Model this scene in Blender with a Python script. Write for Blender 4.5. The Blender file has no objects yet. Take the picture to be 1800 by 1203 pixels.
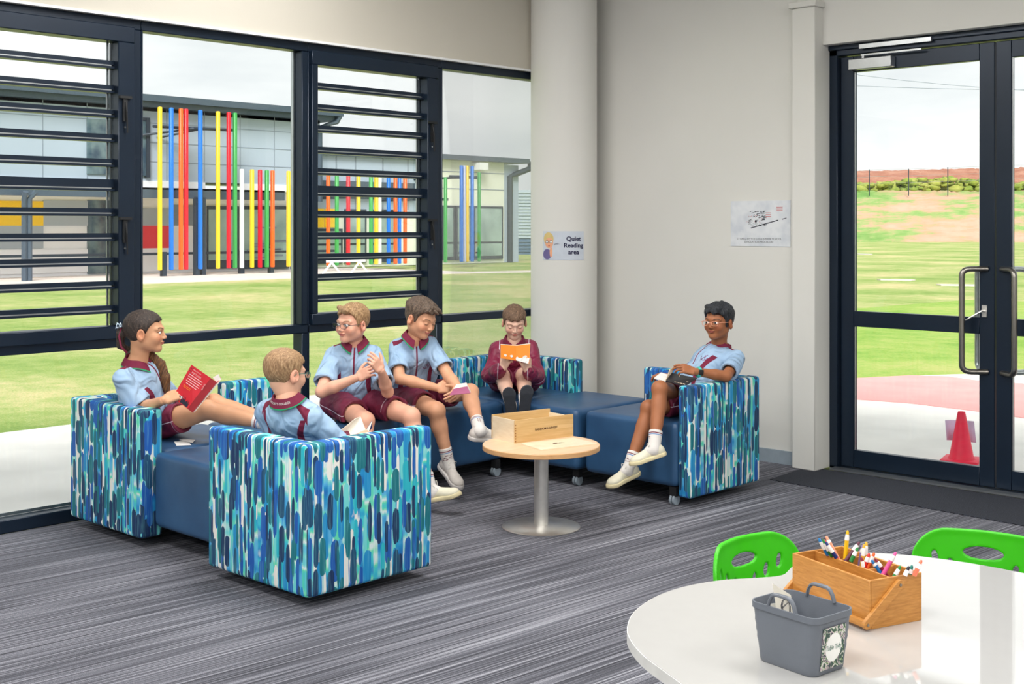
import bpy, bmesh, math, random
import numpy as np
from mathutils import Vector, Matrix
random.seed(7)
SC = bpy.context.scene
COL = SC.collection
# ---------------------------------------------------------------- camera, sky, sun, added fill lamps, exposure
cam_d = bpy.data.cameras.new('camera'); cam = bpy.data.objects.new('camera', cam_d); COL.objects.link(cam)
cam.location = (0, 0, 1.5); cam.rotation_euler = (math.pi/2, 0, math.asin(.6906))
cam_d.sensor_width = 36; cam_d.lens = 2189/1800*36; cam_d.shift_y = -201.5/1800; cam_d.clip_end = 1000; cam_d.clip_start = .05
SC.camera = cam
SC.view_settings.view_transform = 'Standard'; SC.view_settings.look = 'None'
SC.view_settings.exposure = 0.0; SC.view_settings.gamma = 1.0; SC.view_settings.use_curve_mapping = False
W = bpy.data.worlds.new('sky'); SC.world = W; W.use_nodes = True
wn = W.node_tree; wn.nodes.clear()
def _wn(t, **k):
    n = wn.nodes.new(t)
    for a, b in k.items(): setattr(n, a, b)
    return n
_o = _wn('ShaderNodeOutputWorld'); _b = _wn('ShaderNodeBackground'); _t = _wn('ShaderNodeTexCoord'); _m = _wn('ShaderNodeMapping')
_n = _wn('ShaderNodeTexNoise'); _r = _wn('ShaderNodeValToRGB')
_m.inputs['Scale'].default_value = (1.2, 1.2, 5); _n.inputs['Scale'].default_value = 2.2; _n.inputs['Detail'].default_value = 6; _n.inputs['Roughness'].default_value = .55
_r.color_ramp.elements[0].position = .36; _r.color_ramp.elements[0].color = (.66, .685, .70, 1)
_r.color_ramp.elements[1].position = .60; _r.color_ramp.elements[1].color = (.84, .845, .84, 1)
wn.links.new(_t.outputs['Generated'], _m.inputs['Vector']); wn.links.new(_m.outputs[0], _n.inputs['Vector'])
wn.links.new(_n.outputs['Fac'], _r.inputs['Fac']); wn.links.new(_r.outputs[0], _b.inputs['Color']); wn.links.new(_b.outputs[0], _o.inputs[0])
_b.inputs['Strength'].default_value = 1.42
def light(name, kind, loc, rot, energy, color=(1, 1, 1), **k):
    d = bpy.data.lights.new(name, kind); d.energy = energy; d.color = color
    for a, b in k.items(): setattr(d, a, b)
    o = bpy.data.objects.new(name, d); COL.objects.link(o); o.location = loc; o.rotation_euler = rot
    return o
light('sun', 'SUN', (0, 0, 20), (math.radians(46), 0, math.radians(44)), 5.2, (1, .96, .9), angle=math.radians(25))
CEIL = 3.5
for cx_ in (-4.4, -1.4, 1.6):
    for cy_ in (-2.6, 0.6, 3.8):
        light('fill_lamp_light', 'AREA', (cx_, cy_, CEIL-.05), (0, 0, 0), 66, (1, .975, .94), shape='RECTANGLE', size=1.6, size_y=1.0)  # fill lights added out of view to brighten the interior

# ---------------------------------------------------------------- picture rays -> room coordinates (used to measure positions)
CF, CS, FL = .7233, .6906, 2189.
def ray(x, y):
    a = (x-900)/FL
    return Vector((a*CF-CS, a*CS+CF, -(y-400)/FL))
def D(x, y, d): return Vector((0, 0, 1.5)) + ray(x, y)*d
def Z(x, y, z): r = ray(x, y); return D(x, y, (z-1.5)/r.z)
def Vx(x, y, v): r = ray(x, y); return D(x, y, v/r.x)
def Uy(x, y, u): r = ray(x, y); return D(x, y, u/r.y)

# ---------------------------------------------------------------- node mini language
NT = None
class S:
    def __init__(s, o): s.o = o
    def __add__(s, b): return MA('ADD', s, b)
    __radd__ = __add__
    def __sub__(s, b): return MA('SUBTRACT', s, b)
    def __rsub__(s, b): return MA('SUBTRACT', b, s)
    def __mul__(s, b): return MA('MULTIPLY', s, b)
    __rmul__ = __mul__
    def __truediv__(s, b): return MA('DIVIDE', s, b)
    def __lt__(s, b): return MA('LESS_THAN', s, b)
    def __gt__(s, b): return MA('GREATER_THAN', s, b)
def nd(t, **k):
    n = NT.nodes.new(t)
    for a, b in k.items(): setattr(n, a, b)
    return n
def put(i, v):
    if isinstance(v, S): NT.links.new(v.o, i)
    elif isinstance(v, (tuple, list)) and len(v) == 3 and i.type == 'RGBA': i.default_value = (*v, 1)
    else: i.default_value = v
def MA(op, *a):
    n = nd('ShaderNodeMath', operation=op)
    for i, v in enumerate(a): put(n.inputs[i], v)
    return S(n.outputs[0])
def ab(a): return MA('ABSOLUTE', a)
def mn(a, b): return MA('MINIMUM', a, b)
def mx(a, b): return MA('MAXIMUM', a, b)
def fl_(a): return MA('FLOOR', a)
def fr(a): return MA('FRACT', a)
def sn(a): return MA('SINE', a)
def sm(x, lo, hi):
    n = nd('ShaderNodeMapRange', interpolation_type='SMOOTHSTEP'); put(n.inputs[0], x); put(n.inputs[1], lo); put(n.inputs[2], hi); return S(n.outputs[0])
def mixc(f, a, b, mode='MIX'):
    n = nd('ShaderNodeMix', data_type='RGBA', blend_type=mode); put(n.inputs[0], f); put(n.inputs[6], a); put(n.inputs[7], b); return S(n.outputs[2])
def cx3(x, y, z):
    n = nd('ShaderNodeCombineXYZ'); put(n.inputs[0], x); put(n.inputs[1], y); put(n.inputs[2], z); return S(n.outputs[0])
def sep(v):
    n = nd('ShaderNodeSeparateXYZ'); put(n.inputs[0], v); return [S(o) for o in n.outputs]
def coord(kind='Object'): return S(nd('ShaderNodeTexCoord').outputs[kind])
def geopos(): return S(nd('ShaderNodeNewGeometry').outputs['Position'])
def attr(n): return S(nd('ShaderNodeAttribute', attribute_name=n).outputs['Vector'])
def noise(v, scale, detail=2, rough=.5, dist=0):
    n = nd('ShaderNodeTexNoise'); put(n.inputs['Vector'], v); n.inputs['Scale'].default_value = scale
    n.inputs['Detail'].default_value = detail; n.inputs['Roughness'].default_value = rough; n.inputs['Distortion'].default_value = dist
    return S(n.outputs['Fac'])
def wnoise(v):
    n = nd('ShaderNodeTexWhiteNoise', noise_dimensions='3D'); put(n.inputs['Vector'], v); return S(n.outputs['Value'])
def ramp(f, stops, const=False):
    n = nd('ShaderNodeValToRGB'); put(n.inputs[0], f); cr = n.color_ramp
    if const: cr.interpolation = 'CONSTANT'
    while len(cr.elements) < len(stops): cr.elements.new(.5)
    for e, (p, c) in zip(cr.elements, stops): e.position = p; e.color = (*c, 1)
    return S(n.outputs[0])
def bump(h, dist=.002, st=.5):
    n = nd('ShaderNodeBump'); n.inputs['Strength'].default_value = st; n.inputs['Distance'].default_value = dist; put(n.inputs['Height'], h); return S(n.outputs[0])
MATS = {}
def new(name):
    global NT
    m = bpy.data.materials.new(name); m.use_nodes = True; NT = m.node_tree; NT.nodes.clear(); MATS[name] = m
    return m
def out(color, rough=.5, metal=0, normal=None, emit=None, es=0, **k):
    p = nd('ShaderNodeBsdfPrincipled'); o = nd('ShaderNodeOutputMaterial')
    put(p.inputs['Base Color'], color); put(p.inputs['Roughness'], rough); put(p.inputs['Metallic'], metal)
    if normal: put(p.inputs['Normal'], normal)
    if emit: put(p.inputs['Emission Color'], emit); p.inputs['Emission Strength'].default_value = es
    for a, b in k.items(): put(p.inputs[a.replace('_', ' ')], b)
    NT.links.new(p.outputs[0], o.inputs[0])
def srgb(r, g, b):
    f = lambda c: (c/255/12.92) if c/255 <= .04045 else ((c/255+.055)/1.055)**2.4
    return (f(r), f(g), f(b))
def simple(name, c, rough=.5, metal=0, var=.06, scale=20, bmp=0, bs=200, **k):
    m = new(name); c = srgb(*c)
    n = noise(coord(), scale, 3)
    lo = tuple(x*(1-var) for x in c); hi = tuple(min(1, x*(1+var)) for x in c)
    out(ramp(n, [(.3, lo), (.7, hi)]), rough, metal, bump(noise(coord(), bs, 2), bmp, .4) if bmp else None, **k)
    return m

# ---------------------------------------------------------------- mesh helpers
class MB:
    def __init__(s): s.v = []; s.f = []; s.m = []; s.uv = None
    def add(s, vs, fs, mi=0):
        b = len(s.v); s.v += [tuple(v) for v in vs]; s.f += [tuple(i+b for i in f) for f in fs]; s.m += [mi]*len(fs); return s
    def hexa(s, p, mi=0):
        return s.add(p, [(0, 3, 2, 1), (4, 5, 6, 7), (0, 1, 5, 4), (1, 2, 6, 5), (2, 3, 7, 6), (3, 0, 4, 7)], mi)
    def box(s, x0, x1, y0, y1, z0, z1, mi=0):
        return s.hexa([(x0, y0, z0), (x1, y0, z0), (x1, y1, z0), (x0, y1, z0), (x0, y0, z1), (x1, y0, z1), (x1, y1, z1), (x0, y1, z1)], mi)
    def obox(s, o, e1, e2, e3, mi=0):
        o, e1, e2, e3 = map(Vector, (o, e1, e2, e3))
        if e1.cross(e2).dot(e3) < 0: o = o+e1; e1 = -e1
        return s.hexa([o, o+e1, o+e1+e2, o+e2, o+e3, o+e1+e3, o+e1+e2+e3, o+e2+e3], mi)
    def prism(s, poly, z0, z1, mi=0):
        n = len(poly)
        a = sum(poly[i][0]*poly[(i+1) % n][1]-poly[(i+1) % n][0]*poly[i][1] for i in range(n))
        if a < 0: poly = poly[::-1]
        return s.add([(x, y, z0) for x, y in poly]+[(x, y, z1) for x, y in poly],
                     [tuple(range(n-1, -1, -1)), tuple(range(n, 2*n))]+[(i, (i+1) % n, n+(i+1) % n, n+i) for i in range(n)], mi)
    def tube(s, pts, r, n=10, mi=0, closed=False, flat=1.0):
        P = [Vector(p) for p in pts]; m = len(P); rs = r if isinstance(r, (list, tuple)) else [r]*m
        vs = []; up = None
        for i, p in enumerate(P):
            if closed: t = (P[(i+1) % m]-P[i-1])
            else: t = (P[min(i+1, m-1)]-P[max(i-1, 0)])
            t.normalize()
            if up is None: up = Vector((0, 0, 1)) if abs(t.z) < .9 else Vector((1, 0, 0))
            a = t.cross(up).normalized(); b = a.cross(t).normalized(); up = b
            for k in range(n):
                th = 2*math.pi*k/n; vs.append(p+a*math.cos(th)*rs[i]+b*math.sin(th)*rs[i]*flat)
        fs = []
        for i in range(m if closed else m-1):
            j = (i+1) % m
            for k in range(n):
                l = (k+1) % n; fs.append((i*n+k, i*n+l, j*n+l, j*n+k))
        if not closed: fs += [tuple(range(n-1, -1, -1)), tuple(range((m-1)*n, m*n))]
        return s.add(vs, fs, mi)
    def lathe(s, c, prof, n=48, mi=0):
        c = Vector(c); vs = []; m = len(prof)
        for r, z in prof:
            for k in range(n):
                a = 2*math.pi*k/n; vs.append(c+Vector((r*math.cos(a), r*math.sin(a), z)))
        fs = [(i*n+k, i*n+(k+1) % n, (i+1)*n+(k+1) % n, (i+1)*n+k) for i in range(m-1) for k in range(n)]
        fs += [tuple(range(n-1, -1, -1)), tuple(range((m-1)*n, m*n))]
        return s.add(vs, fs, mi)
    def build(s, name, mats, parent=None, smooth=False, bevel=0, seg=2, auto=True):
        me = bpy.data.meshes.new(name); me.from_pydata(s.v, [], s.f)
        for m in (mats if isinstance(mats, (list, tuple)) else [mats]): me.materials.append(m)
        for p, i in zip(me.polygons, s.m): p.material_index = i
        bm = bmesh.new(); bm.from_mesh(me); bmesh.ops.recalc_face_normals(bm, faces=bm.faces)
        if bevel: bmesh.ops.bevel(bm, geom=bm.edges[:]+bm.verts[:], offset=bevel, segments=seg, profile=.5, affect='EDGES')
        bm.to_mesh(me); bm.free()
        o = bpy.data.objects.new(name, me); COL.objects.link(o)
        if smooth or bevel: me.shade_smooth()
        if smooth == 'auto' or bevel: me.set_sharp_from_angle(angle=math.radians(38))
        if parent: par(o, parent)
        return o
def par(o, p):
    o.parent = p
    r = p
    off = Vector((0, 0, 0))
    while r is not None:
        if r.type == 'EMPTY': off += Vector(r.location)
        r = r.parent
    if p.type == 'EMPTY': o.matrix_parent_inverse = Matrix.Translation(-off)
def thing(name, label, cat, loc=(0, 0, 0), group=None):
    o = bpy.data.objects.new(name, None); COL.objects.link(o); o.location = loc; o.empty_display_size = .1
    return tag(o, label, cat, group)
def tag(o, label, cat, group=None):
    o['label'] = label; o['category'] = cat
    if group: o['group'] = group
    return o
def struct(o): o['kind'] = 'structure'; return o
def text_mesh(txt, size, mat, name='lettering', parent=None, fn=None, depth=.0006, align='CENTER', sx=1, bold=0):
    c = bpy.data.curves.new('t', 'FONT'); c.body = txt; c.size = size; c.align_x = align; c.align_y = 'CENTER'; c.extrude = depth/2; c.offset = bold; c.resolution_u = 3
    o = bpy.data.objects.new('t', c); COL.objects.link(o); bpy.context.view_layer.update()
    me = bpy.data.meshes.new_from_object(o.evaluated_get(bpy.context.evaluated_depsgraph_get())); bpy.data.objects.remove(o)
    me.materials.clear(); me.materials.append(mat)
    for v in me.vertices: v.co = fn(v.co.x*sx, v.co.y, v.co.z)
    r = bpy.data.objects.new(name, me); COL.objects.link(r)
    if parent: par(r, parent)
    return r
def frame_fn(o, ex, ey, en, lift=.0008):
    o, ex, ey, en = Vector(o), Vector(ex).normalized(), Vector(ey).normalized(), Vector(en).normalized()
    return lambda x, y, z: o+ex*x+ey*y+en*(z+lift)

# ---------------------------------------------------------------- implicit surfaces (numpy) -> smooth meshes
class Field:
    def __init__(s, lo, hi, h):
        s.lo = np.array(lo, float)-2*h; s.h = h; n = np.ceil((np.array(hi)-s.lo)/h).astype(int)+3
        s.n = n; s.D = np.full(n, .05, np.float32)
        s.ax = [(s.lo[i]+h*np.arange(n[i])).astype(np.float32) for i in range(3)]
    def sub_(s, lo, hi, pad):
        a = np.clip(np.floor((np.array(lo)-pad-s.lo)/s.h).astype(int), 0, s.n); b = np.clip(np.ceil((np.array(hi)+pad-s.lo)/s.h).astype(int)+1, 0, s.n)
        sl = tuple(slice(a[i], b[i]) for i in range(3))
        X = s.ax[0][sl[0]][:, None, None]; Y = s.ax[1][sl[1]][None, :, None]; Z_ = s.ax[2][sl[2]][None, None, :]
        return sl, X, Y, Z_
    def comb(s, sl, d, k, op):
        A = s.D[sl]
        if A.size == 0: return
        if op == 'u':
            if k <= 0: s.D[sl] = np.minimum(A, d)
            else:
                h = np.maximum(k-np.abs(A-d), 0)/k; s.D[sl] = np.minimum(A, d)-h*h*k*.25
        elif op == 's':
            d = -d
            if k <= 0: s.D[sl] = np.maximum(A, d)
            else:
                h = np.maximum(k-np.abs(A-d), 0)/k; s.D[sl] = np.maximum(A, d)+h*h*k*.25
    def cone(s, a, b, ra, rb, k=.01, op='u', ax=None, flat=1.0):
        """tapered capsule; with ax (unit vector) and flat<1 it is widened along ax by 1/flat"""
        a = np.array(a, float); b = np.array(b, float); R = max(ra, rb)/min(flat, 1)
        sl, X, Y, Z_ = s.sub_(np.minimum(a, b)-R, np.maximum(a, b)+R, k+.012)
        d = b-a; L2 = max(float(d@d), 1e-9)
        if ax is None:
            px, py, pz = X-a[0], Y-a[1], Z_-a[2]
            t = np.clip((px*d[0]+py*d[1]+pz*d[2])/L2, 0, 1)
            qx, qy, qz = px-t*d[0], py-t*d[1], pz-t*d[2]
            r = np.sqrt(qx*qx+qy*qy+qz*qz)-(ra+(rb-ra)*t)
        else:
            ax = np.array(ax, float); ax /= np.linalg.norm(ax)
            px, py, pz = X-a[0], Y-a[1], Z_-a[2]
            t = np.clip((px*d[0]+py*d[1]+pz*d[2])/L2, 0, 1)
            qx, qy, qz = px-t*d[0], py-t*d[1], pz-t*d[2]
            c = (qx*ax[0]+qy*ax[1]+qz*ax[2])*(1-flat)
            qx, qy, qz = qx-c*ax[0], qy-c*ax[1], qz-c*ax[2]
            r = np.sqrt(qx*qx+qy*qy+qz*qz)-(ra+(rb-ra)*t)
        s.comb(sl, r.astype(np.float32), k, op)
    def ell(s, c, rad, k=.01, op='u', B=None):
        c = np.array(c, float); rad = np.array(rad, float); R = rad.max()
        sl, X, Y, Z_ = s.sub_(c-R, c+R, k+.012)
        p = [X-c[0], Y-c[1], Z_-c[2]]
        if B is not None: p = [p[0]*B[i][0]+p[1]*B[i][1]+p[2]*B[i][2] for i in range(3)]
        k0 = np.sqrt((p[0]/rad[0])**2+(p[1]/rad[1])**2+(p[2]/rad[2])**2)
        k1 = np.sqrt((p[0]/rad[0]**2)**2+(p[1]/rad[1]**2)**2+(p[2]/rad[2]**2)**2)+1e-6
        s.comb(sl, (k0*(k0-1)/k1).astype(np.float32), k, op)
    def rbox(s, c, half, r, k=.01, op='u', B=None):
        c = np.array(c, float); half = np.array(half, float); R = np.linalg.norm(half)
        sl, X, Y, Z_ = s.sub_(c-R, c+R, k+.012)
        p = [X-c[0], Y-c[1], Z_-c[2]]
        if B is not None: p = [p[0]*B[i][0]+p[1]*B[i][1]+p[2]*B[i][2] for i in range(3)]
        q = [np.abs(p[i])-half[i]+r for i in range(3)]
        d = np.sqrt(np.maximum(q[0], 0)**2+np.maximum(q[1], 0)**2+np.maximum(q[2], 0)**2)+np.minimum(np.maximum(q[0], np.maximum(q[1], q[2])), 0)-r
        s.comb(sl, d.astype(np.float32), k, op)
    def plane(s, p, n, k=0):
        """keep the side the normal points away from"""
        p = np.array(p, float); n = np.array(n, float); n /= np.linalg.norm(n)
        d = (s.ax[0][:, None, None]-p[0])*n[0]+(s.ax[1][None, :, None]-p[1])*n[1]+(s.ax[2][None, None, :]-p[2])*n[2]
        s.comb((slice(None),)*3, (-d).astype(np.float32), k, 's')
    def func(s, f):
        s.D = f(s.D, s.ax[0][:, None, None], s.ax[1][None, :, None], s.ax[2][None, None, :]).astype(np.float32)
    def mesh(s, smooth=1):
        Dg = s.D; Dg[0] = Dg[-1] = .05; Dg[:, 0] = Dg[:, -1] = .05; Dg[:, :, 0] = Dg[:, :, -1] = .05
        Sg = Dg < 0
        c = Sg[:-1, :-1, :-1].astype(np.int8)
        tot = c.copy()
        offs = [(i, j, k) for i in (0, 1) for j in (0, 1) for k in (0, 1)]
        n = Dg.shape
        for (i, j, k) in offs[1:]: tot += Sg[i:n[0]-1+i, j:n[1]-1+j, k:n[2]-1+k]
        act = (tot > 0) & (tot < 8); idx = np.argwhere(act)
        ids = np.full(act.shape, -1, np.int32); ids[act] = np.arange(len(idx))
        vals = np.stack([Dg[idx[:, 0]+o[0], idx[:, 1]+o[1], idx[:, 2]+o[2]] for o in offs], 1)
        acc = np.zeros((len(idx), 3)); cnt = np.zeros(len(idx))
        for a in range(8):
            for b in range(a+1, 8):
                oa, ob = np.array(offs[a]), np.array(offs[b])
                if np.abs(oa-ob).sum() != 1: continue
                va, vb = vals[:, a], vals[:, b]; m = (va < 0) != (vb < 0)
                t = np.where(m, va/np.where(m, va-vb, 1), 0)
                acc += m[:, None]*(oa+t[:, None]*(ob-oa)); cnt += m
        v = s.lo+s.h*(idx+acc/cnt[:, None])
        F = []
        for ax in range(3):
            o1 = [0, 0, 0]; o1[ax] = 1
            A = Sg; sh = [slice(1, -1)]*3; sh[ax] = slice(0, -1); sh2 = list(sh); sh2[ax] = slice(1, None)
            a_ = A[tuple(sh)]; b_ = A[tuple(sh2)]; e = np.argwhere(a_ != b_)
            if not len(e): continue
            sg = a_[e[:, 0], e[:, 1], e[:, 2]]
            base = e+np.array([0 if q == ax else 1 for q in range(3)])
            u, w = [(1, 2), (2, 0), (0, 1)][ax]
            def cid(du, dw):
                q = base.copy(); q[:, u] -= du; q[:, w] -= dw; return ids[q[:, 0], q[:, 1], q[:, 2]]
            Q = np.stack([cid(1, 1), cid(0, 1), cid(0, 0), cid(1, 0)], 1)
            Q[~sg] = Q[~sg][:, ::-1]; F.append(Q)
        F = np.concatenate(F)
        for _ in range(smooth):
            acc = np.zeros_like(v); cn = np.zeros(len(v))
            for i in range(4):
                for j in ((i+1) % 4, (i-1) % 4):
                    np.add.at(acc, F[:, i], v[F[:, j]]); np.add.at(cn, F[:, i], 1)
            v = .5*v+.5*acc/cn[:, None]
        return v, F
def mesh_obj(name, v, F, mats, parent=None, attrs=None, mi=None, link=True):
    me = bpy.data.meshes.new(name); me.vertices.add(len(v)); me.vertices.foreach_set('co', np.asarray(v, np.float32).ravel())
    me.loops.add(F.size); me.loops.foreach_set('vertex_index', F.ravel().astype(np.int32))
    me.polygons.add(len(F)); me.polygons.foreach_set('loop_start', np.arange(len(F), dtype=np.int32)*4)
    me.polygons.foreach_set('loop_total', np.full(len(F), 4, np.int32))
    for m in (mats if isinstance(mats, (list, tuple)) else [mats]): me.materials.append(m)
    if mi is not None: me.polygons.foreach_set('material_index', mi.astype(np.int32))
    for k, a in (attrs or {}).items():
        at = me.attributes.new(k, 'FLOAT_VECTOR', 'POINT'); at.data.foreach_set('vector', np.asarray(a, np.float32).ravel())
    me.update(calc_edges=True); me.shade_smooth()
    o = bpy.data.objects.new(name, me); COL.objects.link(o)
    if parent: par(o, parent)
    return o
# ---------------------------------------------------------------- materials
def m_wall(name, c):
    new(name); p = geopos(); c = srgb(*c)
    n = noise(p, 1.3, 3)
    out(ramp(n, [(.3, tuple(x*.97 for x in c)), (.7, tuple(x*1.02 for x in c))]), .75, 0, bump(noise(p, 260, 3), .0008, .5))
m_wall('wall_paint', (205, 200, 188)); m_wall('wall_light', (226, 225, 220)); m_wall('ceiling_paint', (236, 235, 230))
simple('dark_frame', (24, 38, 55), .32, .3, .08, 3)
simple('black_rubber', (22, 24, 27), .6)
simple('alu', (188, 192, 195), .3, .9); simple('steel', (226, 224, 220), .34, .85, .04, 40); simple('satin_steel', (150, 146, 140), .3, 1.0)
simple('white_plastic', (238, 239, 240), .4); simple('paper', (240, 240, 237), .7); simple('page', (232, 227, 214), .8)
simple('base_board', (150, 163, 174), .5)
simple('black_ink', (25, 30, 50), .6); simple('navy_ink', (38, 38, 90), .6); simple('red_ink', (196, 70, 70), .6); simple('grey_ink', (100, 104, 108), .6); simple('brown_ink', (92, 58, 30), .7)
simple('white_ink', (245, 235, 232), .6)
# carpet with long irregular stripes laid at an angle
new('carpet'); p = sep(geopos()); a_ = math.radians(3.6)
t_ = p[0]*math.cos(a_)-p[1]*math.sin(a_); l_ = p[0]*math.sin(a_)+p[1]*math.cos(a_)
v1 = noise(cx3(t_*74, l_*.5, 0), 1.0, 2, .6)+sn(t_*385)*.055; v2 = noise(cx3(t_*150, l_*1.2, 3), 1.0, 1); v3 = noise(cx3(t_*7, l_*.7, 9), 1.0, 2); fb = noise(geopos(), 330, 2, .7)
h_ = v1*.62+v2*.38+(v3-.5)*.22+(fb-.5)*.55
out(ramp(h_, [(.29, srgb(34, 35, 42)), (.42, srgb(64, 65, 74)), (.54, srgb(102, 103, 113)), (.70, srgb(170, 171, 180))]), .95, 0, bump(h_, .004, .6))
new('mat_ribbed'); p = sep(geopos()); r_ = sn((p[0]*.35+p[1])*480); q_ = noise(cx3(p[0]*60, p[1]*60, 0), 4, 3, .8)
h_ = r_*.16+q_
out(ramp(h_, [(.3, srgb(10, 12, 20)), (.55, srgb(28, 32, 44)), (.78, srgb(84, 90, 106))]), .95, 0, bump(h_, .003, .6))
# painted brush-stroke upholstery
new('stroke_fabric')
uv = sep(S(nd('ShaderNodeUVMap', uv_map='UVMap').outputs[0])); su, tv = uv[0], uv[1]
PAL = [srgb(*c) for c in ((10, 46, 92), (8, 112, 126), (30, 180, 200), (112, 214, 214), (96, 220, 180), (16, 88, 176), (22, 142, 204), (238, 236, 230), (14, 70, 110), (60, 196, 214))]
wv = noise(cx3(su*9, tv*2.2, 2), 1.0, 2)-.5
su = su+wv*.018
cw = .023; sq = su/cw+(noise(cx3(su*40, tv*6, 7), 1.0, 2)-.5)*.5; ci = fl_(sq)
lon = noise(cx3(ci*7.3, tv*5.5+wnoise(cx3(ci, 2, 2))*20, 1.7), 1.0, 2, .6)
streak = noise(cx3(su*230, tv*5, 0), 1.0, 3)
col = ramp(lon+(streak-.5)*.10, [(.28, PAL[5]), (.37, PAL[6]), (.43, srgb(86, 176, 226)), (.47, PAL[3]), (.52, srgb(222, 234, 236)), (.56, PAL[4]), (.60, PAL[9]), (.66, PAL[6]), (.74, PAL[7])])
col = mixc(sm(streak, .40, .26)*.5, col, srgb(30, 120, 190)); col = mixc(sm(streak, .60, .76)*.5, col, srgb(190, 232, 236))
wob = noise(cx3(su*80, tv*12, 5), 1.0, 2)
def stroke(base, w, L, seed, pal, pres, hl, hwf, pt=.7):
    sj = (su+sn(su*31+seed)*.012)/w+seed*3.37; c = fl_(sj); fx = (fr(sj)-.5)*w
    tt = tv/L+wnoise(cx3(c, seed, 1.5))*7; rw = fl_(tt); fy = (fr(tt)-.5)*L
    r2 = wnoise(cx3(c, rw, seed+.5)); r3 = wnoise(cx3(c, rw, seed+9.5)); r4 = wnoise(cx3(c+.5, rw+.2, seed+4.5))
    hw = (r3*.28+hwf)*w; dy = mx(ab(fy)-(L*(hl+r4*.06-.03)-hw*1.3), 0)*(r3*.35+pt-.2); fx2 = fx+(r4-.5)*w*.34
    d = MA('SQRT', fx2*fx2+dy*dy)-hw*(1-.25*ab(fy)/L)+(wob-.5)*.007
    m = (1-sm(d, -.0006, .0008))*(r4 < pres)
    cc = ramp(r2, [(i/len(pal), PAL[q]) for i, q in enumerate(pal)], True)
    wash = noise(cx3(su*150, tv*5, seed), 1.0, 3, .6)
    cc = mixc(sm(wash, .46, .74)*.55, cc, mixc(.55, cc, srgb(130, 214, 224))); cc = mixc(sm(wash, .44, .28)*.5, cc, mixc(.5, cc, srgb(8, 50, 110)))
    return mixc(m, base, cc)
col = stroke(col, .029, .24, 1, [7, 3, 7, 4, 7], .46, .47, .25, .5)
col = stroke(col, .030, .19, 2, [6, 5, 6, 2, 5, 1], .52, .44, .30, .5)
col = stroke(col, .027, .15, 3, [0, 8, 0, 0, 5, 1], .52, .42, .31, .45)
col = stroke(col, .031, .17, 4, [0, 8, 1, 5], .34, .36, .27, .38)
out(col, .8, 0, bump(noise(cx3(su*900, tv*900, 0), 1, 1), .0006, .3))
# navy vinyl
new('navy_vinyl'); n_ = noise(coord(), 5, 3); out(ramp(n_, [(.3, srgb(38, 74, 112)), (.7, srgb(48, 88, 128))]), .40, 0, bump(noise(coord(), 3.5, 3)+noise(coord(), 900, 1)*.03, .012, .5), Specular_IOR_Level=.55)
def m_wood(name, a, b, sc=(4, 40, 40), rough=.45, scale=1.0):
    new(name); q = sep(coord())
    n = noise(cx3(q[0]*sc[0], q[1]*sc[1], q[2]*sc[2]), scale, 4, .6, .6)
    out(ramp(n, [(.3, srgb(*a)), (.7, srgb(*b))]), rough, 0, bump(n, .0005, .3))
m_wood('pine', (205, 165, 105), (226, 192, 138), (14, 3, 70)); m_wood('pine_pale', (226, 208, 178), (240, 226, 200), (14, 14, 60)); m_wood('table_veneer', (222, 186, 150), (234, 202, 168), (30, 4, 4), .35)
m_wood('table_edge', (206, 156, 106), (222, 176, 126), (20, 20, 90), .4)
m_wood('bamboo', (176, 116, 50), (206, 146, 74), (25, 25, 210), .4); m_wood('bamboo_dark', (140, 88, 40), (176, 118, 58), (40, 40, 90), .45)
simple('white_laminate', (182, 182, 181), .04, 0, .01, **{'Coat_Weight': .6, 'Coat_Roughness': .03})
simple('laminate_edge', (214, 214, 212), .4)
simple('green_plastic', (58, 190, 8), .38, 0, .03); simple('grey_plastic', (100, 106, 116), .42, 0, .04, 12, .0004, 300)
simple('cone_red', (232, 22, 66), .5); simple('lilac_paper', (214, 190, 222), .7)
# outdoors
def m_grass(name, a, b, c, d):
    new(name); p = geopos(); q = sep(p)
    n1 = noise(cx3(q[0]*.28, q[1]*.28, 0), 1, 4, .6); n2 = noise(p, 3.2, 4, .7); n3 = noise(p, 46, 3, .8)
    if name.startswith('hill'): n1 = noise(cx3(q[0]*.10, q[1]*.05, q[2]*.55), 1, 5, .7); n2 = noise(cx3(q[0]*.5, q[1]*.2, q[2]*2), 1, 3, .7)
    h = (n1-.5)*(.6 if not name.startswith('hill') else 1.1)+.175+n2*.3+n3*.42
    out(ramp(h, [(.38, srgb(*a)), (.49, srgb(*b)), (.57, srgb(*c)), (.67, srgb(*d))]), 1, 0, bump(n3, .03, .6))
m_grass('grass', (108, 142, 58), (140, 162, 82), (166, 174, 108), (204, 188, 140))
m_grass('grass_lush', (96, 142, 44), (128, 166, 62), (152, 176, 82), (178, 180, 106))
m_grass('hill_grass', (104, 148, 70), (140, 166, 96), (190, 150, 124), (200, 162, 140))
m_grass('scrub', (86, 108, 52), (126, 144, 58), (154, 158, 72), (170, 168, 100))
m_grass('soil', (138, 84, 66), (154, 100, 80), (168, 118, 96), (180, 134, 112))
simple('concrete', (226, 223, 219), .9, 0, .06, 2.5, .002, 60); simple('concrete_red', (222, 160, 158), .9, 0, .06, 3, .002, 60); simple('pavement', (214, 203, 198), .9, 0, .05, 2)
simple('clad_grey', (166, 180, 198), .5, 0, .03, .6); simple('clad_cream', (228, 230, 218), .5, 0, .03, .6); simple('clad_white', (236, 237, 240), .5, 0, .02, .6)
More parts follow.
